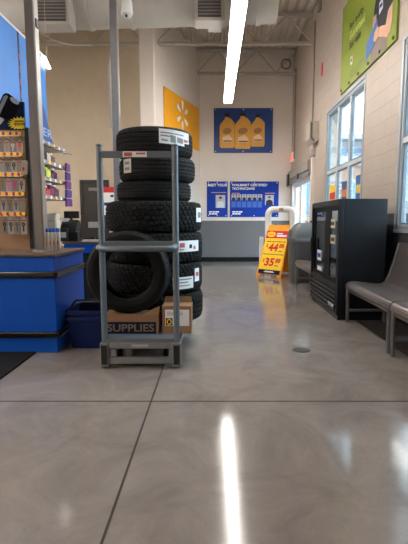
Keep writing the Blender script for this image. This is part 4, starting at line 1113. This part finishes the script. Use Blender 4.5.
# goods on the shelves
def goods(lab, Y, z, h, w_, rgb, name='product_bottle', xoff=-.06):
    q = thing(name, lab, 'bottle', (XS + xoff, Y, z), group='goods on the store shelf')
    m_ = mat('goods_%d_%d_%d' % rgb, rgb, .35)
    MB().lathe([(w_ * .9, 0), (w_, h * .05), (w_, h * .62), (w_ * .45, h * .8), (w_ * .4, h * .86)], 14).build('bottle', m_, q, smooth=True)
    MB().lathe([(w_ * .45, h * .86), (w_ * .45, h)], 12).build('cap', M_white if sum(rgb) < 380 else M_dcloth, q, smooth=True)
gd = [(1, 5.62, .16, .035, (30, 60, 120), 'blue bottle'), (1, 5.75, .18, .04, (40, 36, 44), 'dark bottle'), (1, 5.90, .13, .035, (200, 190, 180), 'pale bottle'), (1, 6.04, .12, .04, (120, 70, 60), 'reddish bottle'),
      (2, 5.70, .13, .04, (60, 60, 64), 'charcoal bottle'), (2, 5.83, .15, .045, (190, 206, 40), 'lime green bottle'), (2, 5.97, .11, .035, (110, 30, 60), 'maroon bottle'), (2, 6.09, .14, .04, (90, 24, 70), 'plum bottle'),
      (3, 5.66, .15, .035, (216, 210, 206), 'white bottle'), (3, 5.80, .12, .04, (190, 40, 50), 'red bottle'), (3, 5.95, .16, .05, (100, 22, 60), 'dark magenta bottle'), (3, 6.10, .15, .045, (80, 20, 56), 'deep plum bottle')]
sn = ['', 'second', 'third', 'fourth']
for (i, Y, h, w_, rgb, nm) in gd:
    goods('%s on the %s shelf from the top of the store shelf unit' % (nm, sn[i]), Y, zs_[i], h * 1.15, w_ * 1.7, rgb)
t = thing('clip_strip', 'purple pouches hanging in a strip at the far end of the shelves', 'hanging goods', (XS + .03, 6.42, zs_[3] - .12))
ztop = zs_[1] + .06 - (zs_[3] - .12)
MB().box(-.004, .004, -.02, .02, 0, ztop).build('strip', M_paper, t)
n_ = 5
for k in range(n_):
    z = k * ztop / n_
    MB().prism(Fr((.012, 0, z), (0, 1, 0), (0, 0, 1)), [(-.13 + .01 * k, .0), (.12 - .01 * k, .01), (.13 - .012 * k, ztop / n_ * .92), (-.12 + .012 * k, ztop / n_ * .96)], -.008, .022).build('pouch', mat('pouch_purple', (70, 44, 116), .45, vary=.3, scale=25) if k % 2 else mat('pouch_violet', (92, 40, 110), .45, vary=.3, scale=25), t, bevel=.008)
A, B = at(48, 236, 5.1), at(56, 213, 5.1)
t = thing('beige_cabinet', 'pale beige cabinet behind the spray cans', 'cabinet', ((A.x + B.x) / 2, 5.1, 0))
w_ = (B.x - A.x) / 2
box(-w_, w_, 0, .12, 0, B.z).build('body', mat('cabinet_beige', (190, 178, 160), .5), t, bevel=.006)
MB().box(-w_ + .01, w_ - .01, -.012, 0, B.z - .18, B.z - .02).build('door', mat('cabinet_pale', (204, 196, 182), .5), t); MB().box(-.03, .03, -.02, -.012, B.z - .10, B.z - .085).build('handle', M_grayalu, t)

# checkout counter behind
QY, QZ = 6.2, at(85, 242, 6.2).z
t = thing('checkout_counter', 'lower blue checkout counter with brown top in the rear', 'counter', (at(62, 242, QY).x, QY, 0))
Lq = at(118, 242, QY).x - at(62, 242, QY).x
box(0, Lq, 0, .5, QZ - .03, QZ).build('countertop', M_brown, t, bevel=.004)
box(.02, Lq - .02, .02, .05, QZ - .16, QZ - .03).build('fascia', M_blue, t)
box(.02, Lq - .02, .06, .48, 0, QZ - .03).build('cabinet', M_black, t)  # solid black stands for the shade in the opening below the fascia
A, B = at(80, 240, 6.35), at(104, 215, 6.35)
t = thing('computer_monitor', 'dark brown back of a computer monitor with white label on the checkout', 'monitor', ((A.x + B.x) / 2, 6.35, QZ))
w_ = (B.x - A.x) / 2; h = B.z - QZ
MB().prism(Fr((0, 0, 0), (1, 0, 0), (0, .1, 1)), [(-w_, .06), (w_, .06), (w_ * .9, h), (-w_ * .88, h)], -.03, .03).build('screen_back', mat('monitor_brown', (70, 60, 56), .5), t, bevel=.01)
MB().prism(Fr((0, -.005, 0), (1, 0, 0), (0, .1, 1)), [(-.05, h * .52), (.13, h * .52), (.13, h * .74), (-.05, h * .74)], .03, .033).build('white_label', mat('label_pale', (200, 202, 204), .5), t)
MB().box(-.04, .04, -.01, .03, .0, .12).box(-.12, .12, -.06, .1, 0, .015).build('stand', M_black, t)
A, B = at(82, 240, 6.24), at(102, 235, 6.24)
t = thing('keyboard', 'pale keyboard lying on the checkout counter below the monitor', 'keyboard', ((A.x + B.x) / 2, 6.24, QZ))
w_ = (B.x - A.x) / 2
box(-w_, w_, -.02, .1, 0, .025).build('base', mat('keyboard_beige', (196, 186, 170), .5), t, bevel=.004)
mb = MB()
for a in range(14):
    for b2 in range(4): mb.box(-w_ + .012 + a * (2 * w_ - .02) / 14, -w_ + .012 + (a + .8) * (2 * w_ - .02) / 14, -.012 + b2 * .026, .008 + b2 * .026, .025, .03)
mb.build('keys', M_white, t)
A, B = at(60, 242, 6.5), at(79, 211, 6.5)
t = thing('cash_register', 'black cash register on the checkout counter left of the monitor', 'cash register', ((A.x + B.x) / 2, 6.5, QZ))
w_ = (B.x - A.x) / 2; h = B.z - QZ
box(-w_, w_, -.12, .2, 0, .14).build('cash_drawer', M_black, t, bevel=.01)
MB().prism(Fr((0, -.05, .14), (0, 1, 0), (0, 0, 1)), [(-.06, 0), (.2, 0), (.2, .16), (.10, .18)], -w_ * .8, w_ * .8).build('keypad_housing', M_black, t, bevel=.008)
MB().box(-w_ * .7, w_ * .8, .08, .12, .34, h).box(-.02, .02, .09, .11, .3, .36).build('display', mat('screen_black', (30, 30, 33), .3), t, bevel=.006)
A, B = at(60, 243, 6.25), at(67, 228, 6.25)
t = thing('card_reader', 'small dark card reader with silver front on the checkout corner', 'card reader', ((A.x + B.x) / 2, 6.27, QZ))
w_ = (B.x - A.x) / 2; h = B.z - QZ
box(-w_, w_, -.02, .04, 0, h).build('body', M_black, t, bevel=.01)
MB().box(-w_ * .7, w_ * .7, -.024, -.02, h * .3, h * .7).build('silver_face', M_grayalu, t)
# second grey post behind the stack
A = at(110.5, 60, 6.75)
t = thing('power_pole', 'slim grey power pole rising behind the tyre stack to the roof', 'post', (A.x, 6.75, 0))
box(0, .10, 0, .09, 0, ZC + .02).build('pole', mat('pole_grey', (126, 126, 130), .45, .2), t, bevel=.006)
MB().box(.10, .11, .01, .08, at(118, 115, 6.75).z, ZC).build('cover_strip', M_postl, t)
MB().box(-.03, .0, .0, .09, at(111, 128, 6.75).z, at(111, 100, 6.75).z + .6).build('side_channel', M_postl, t)
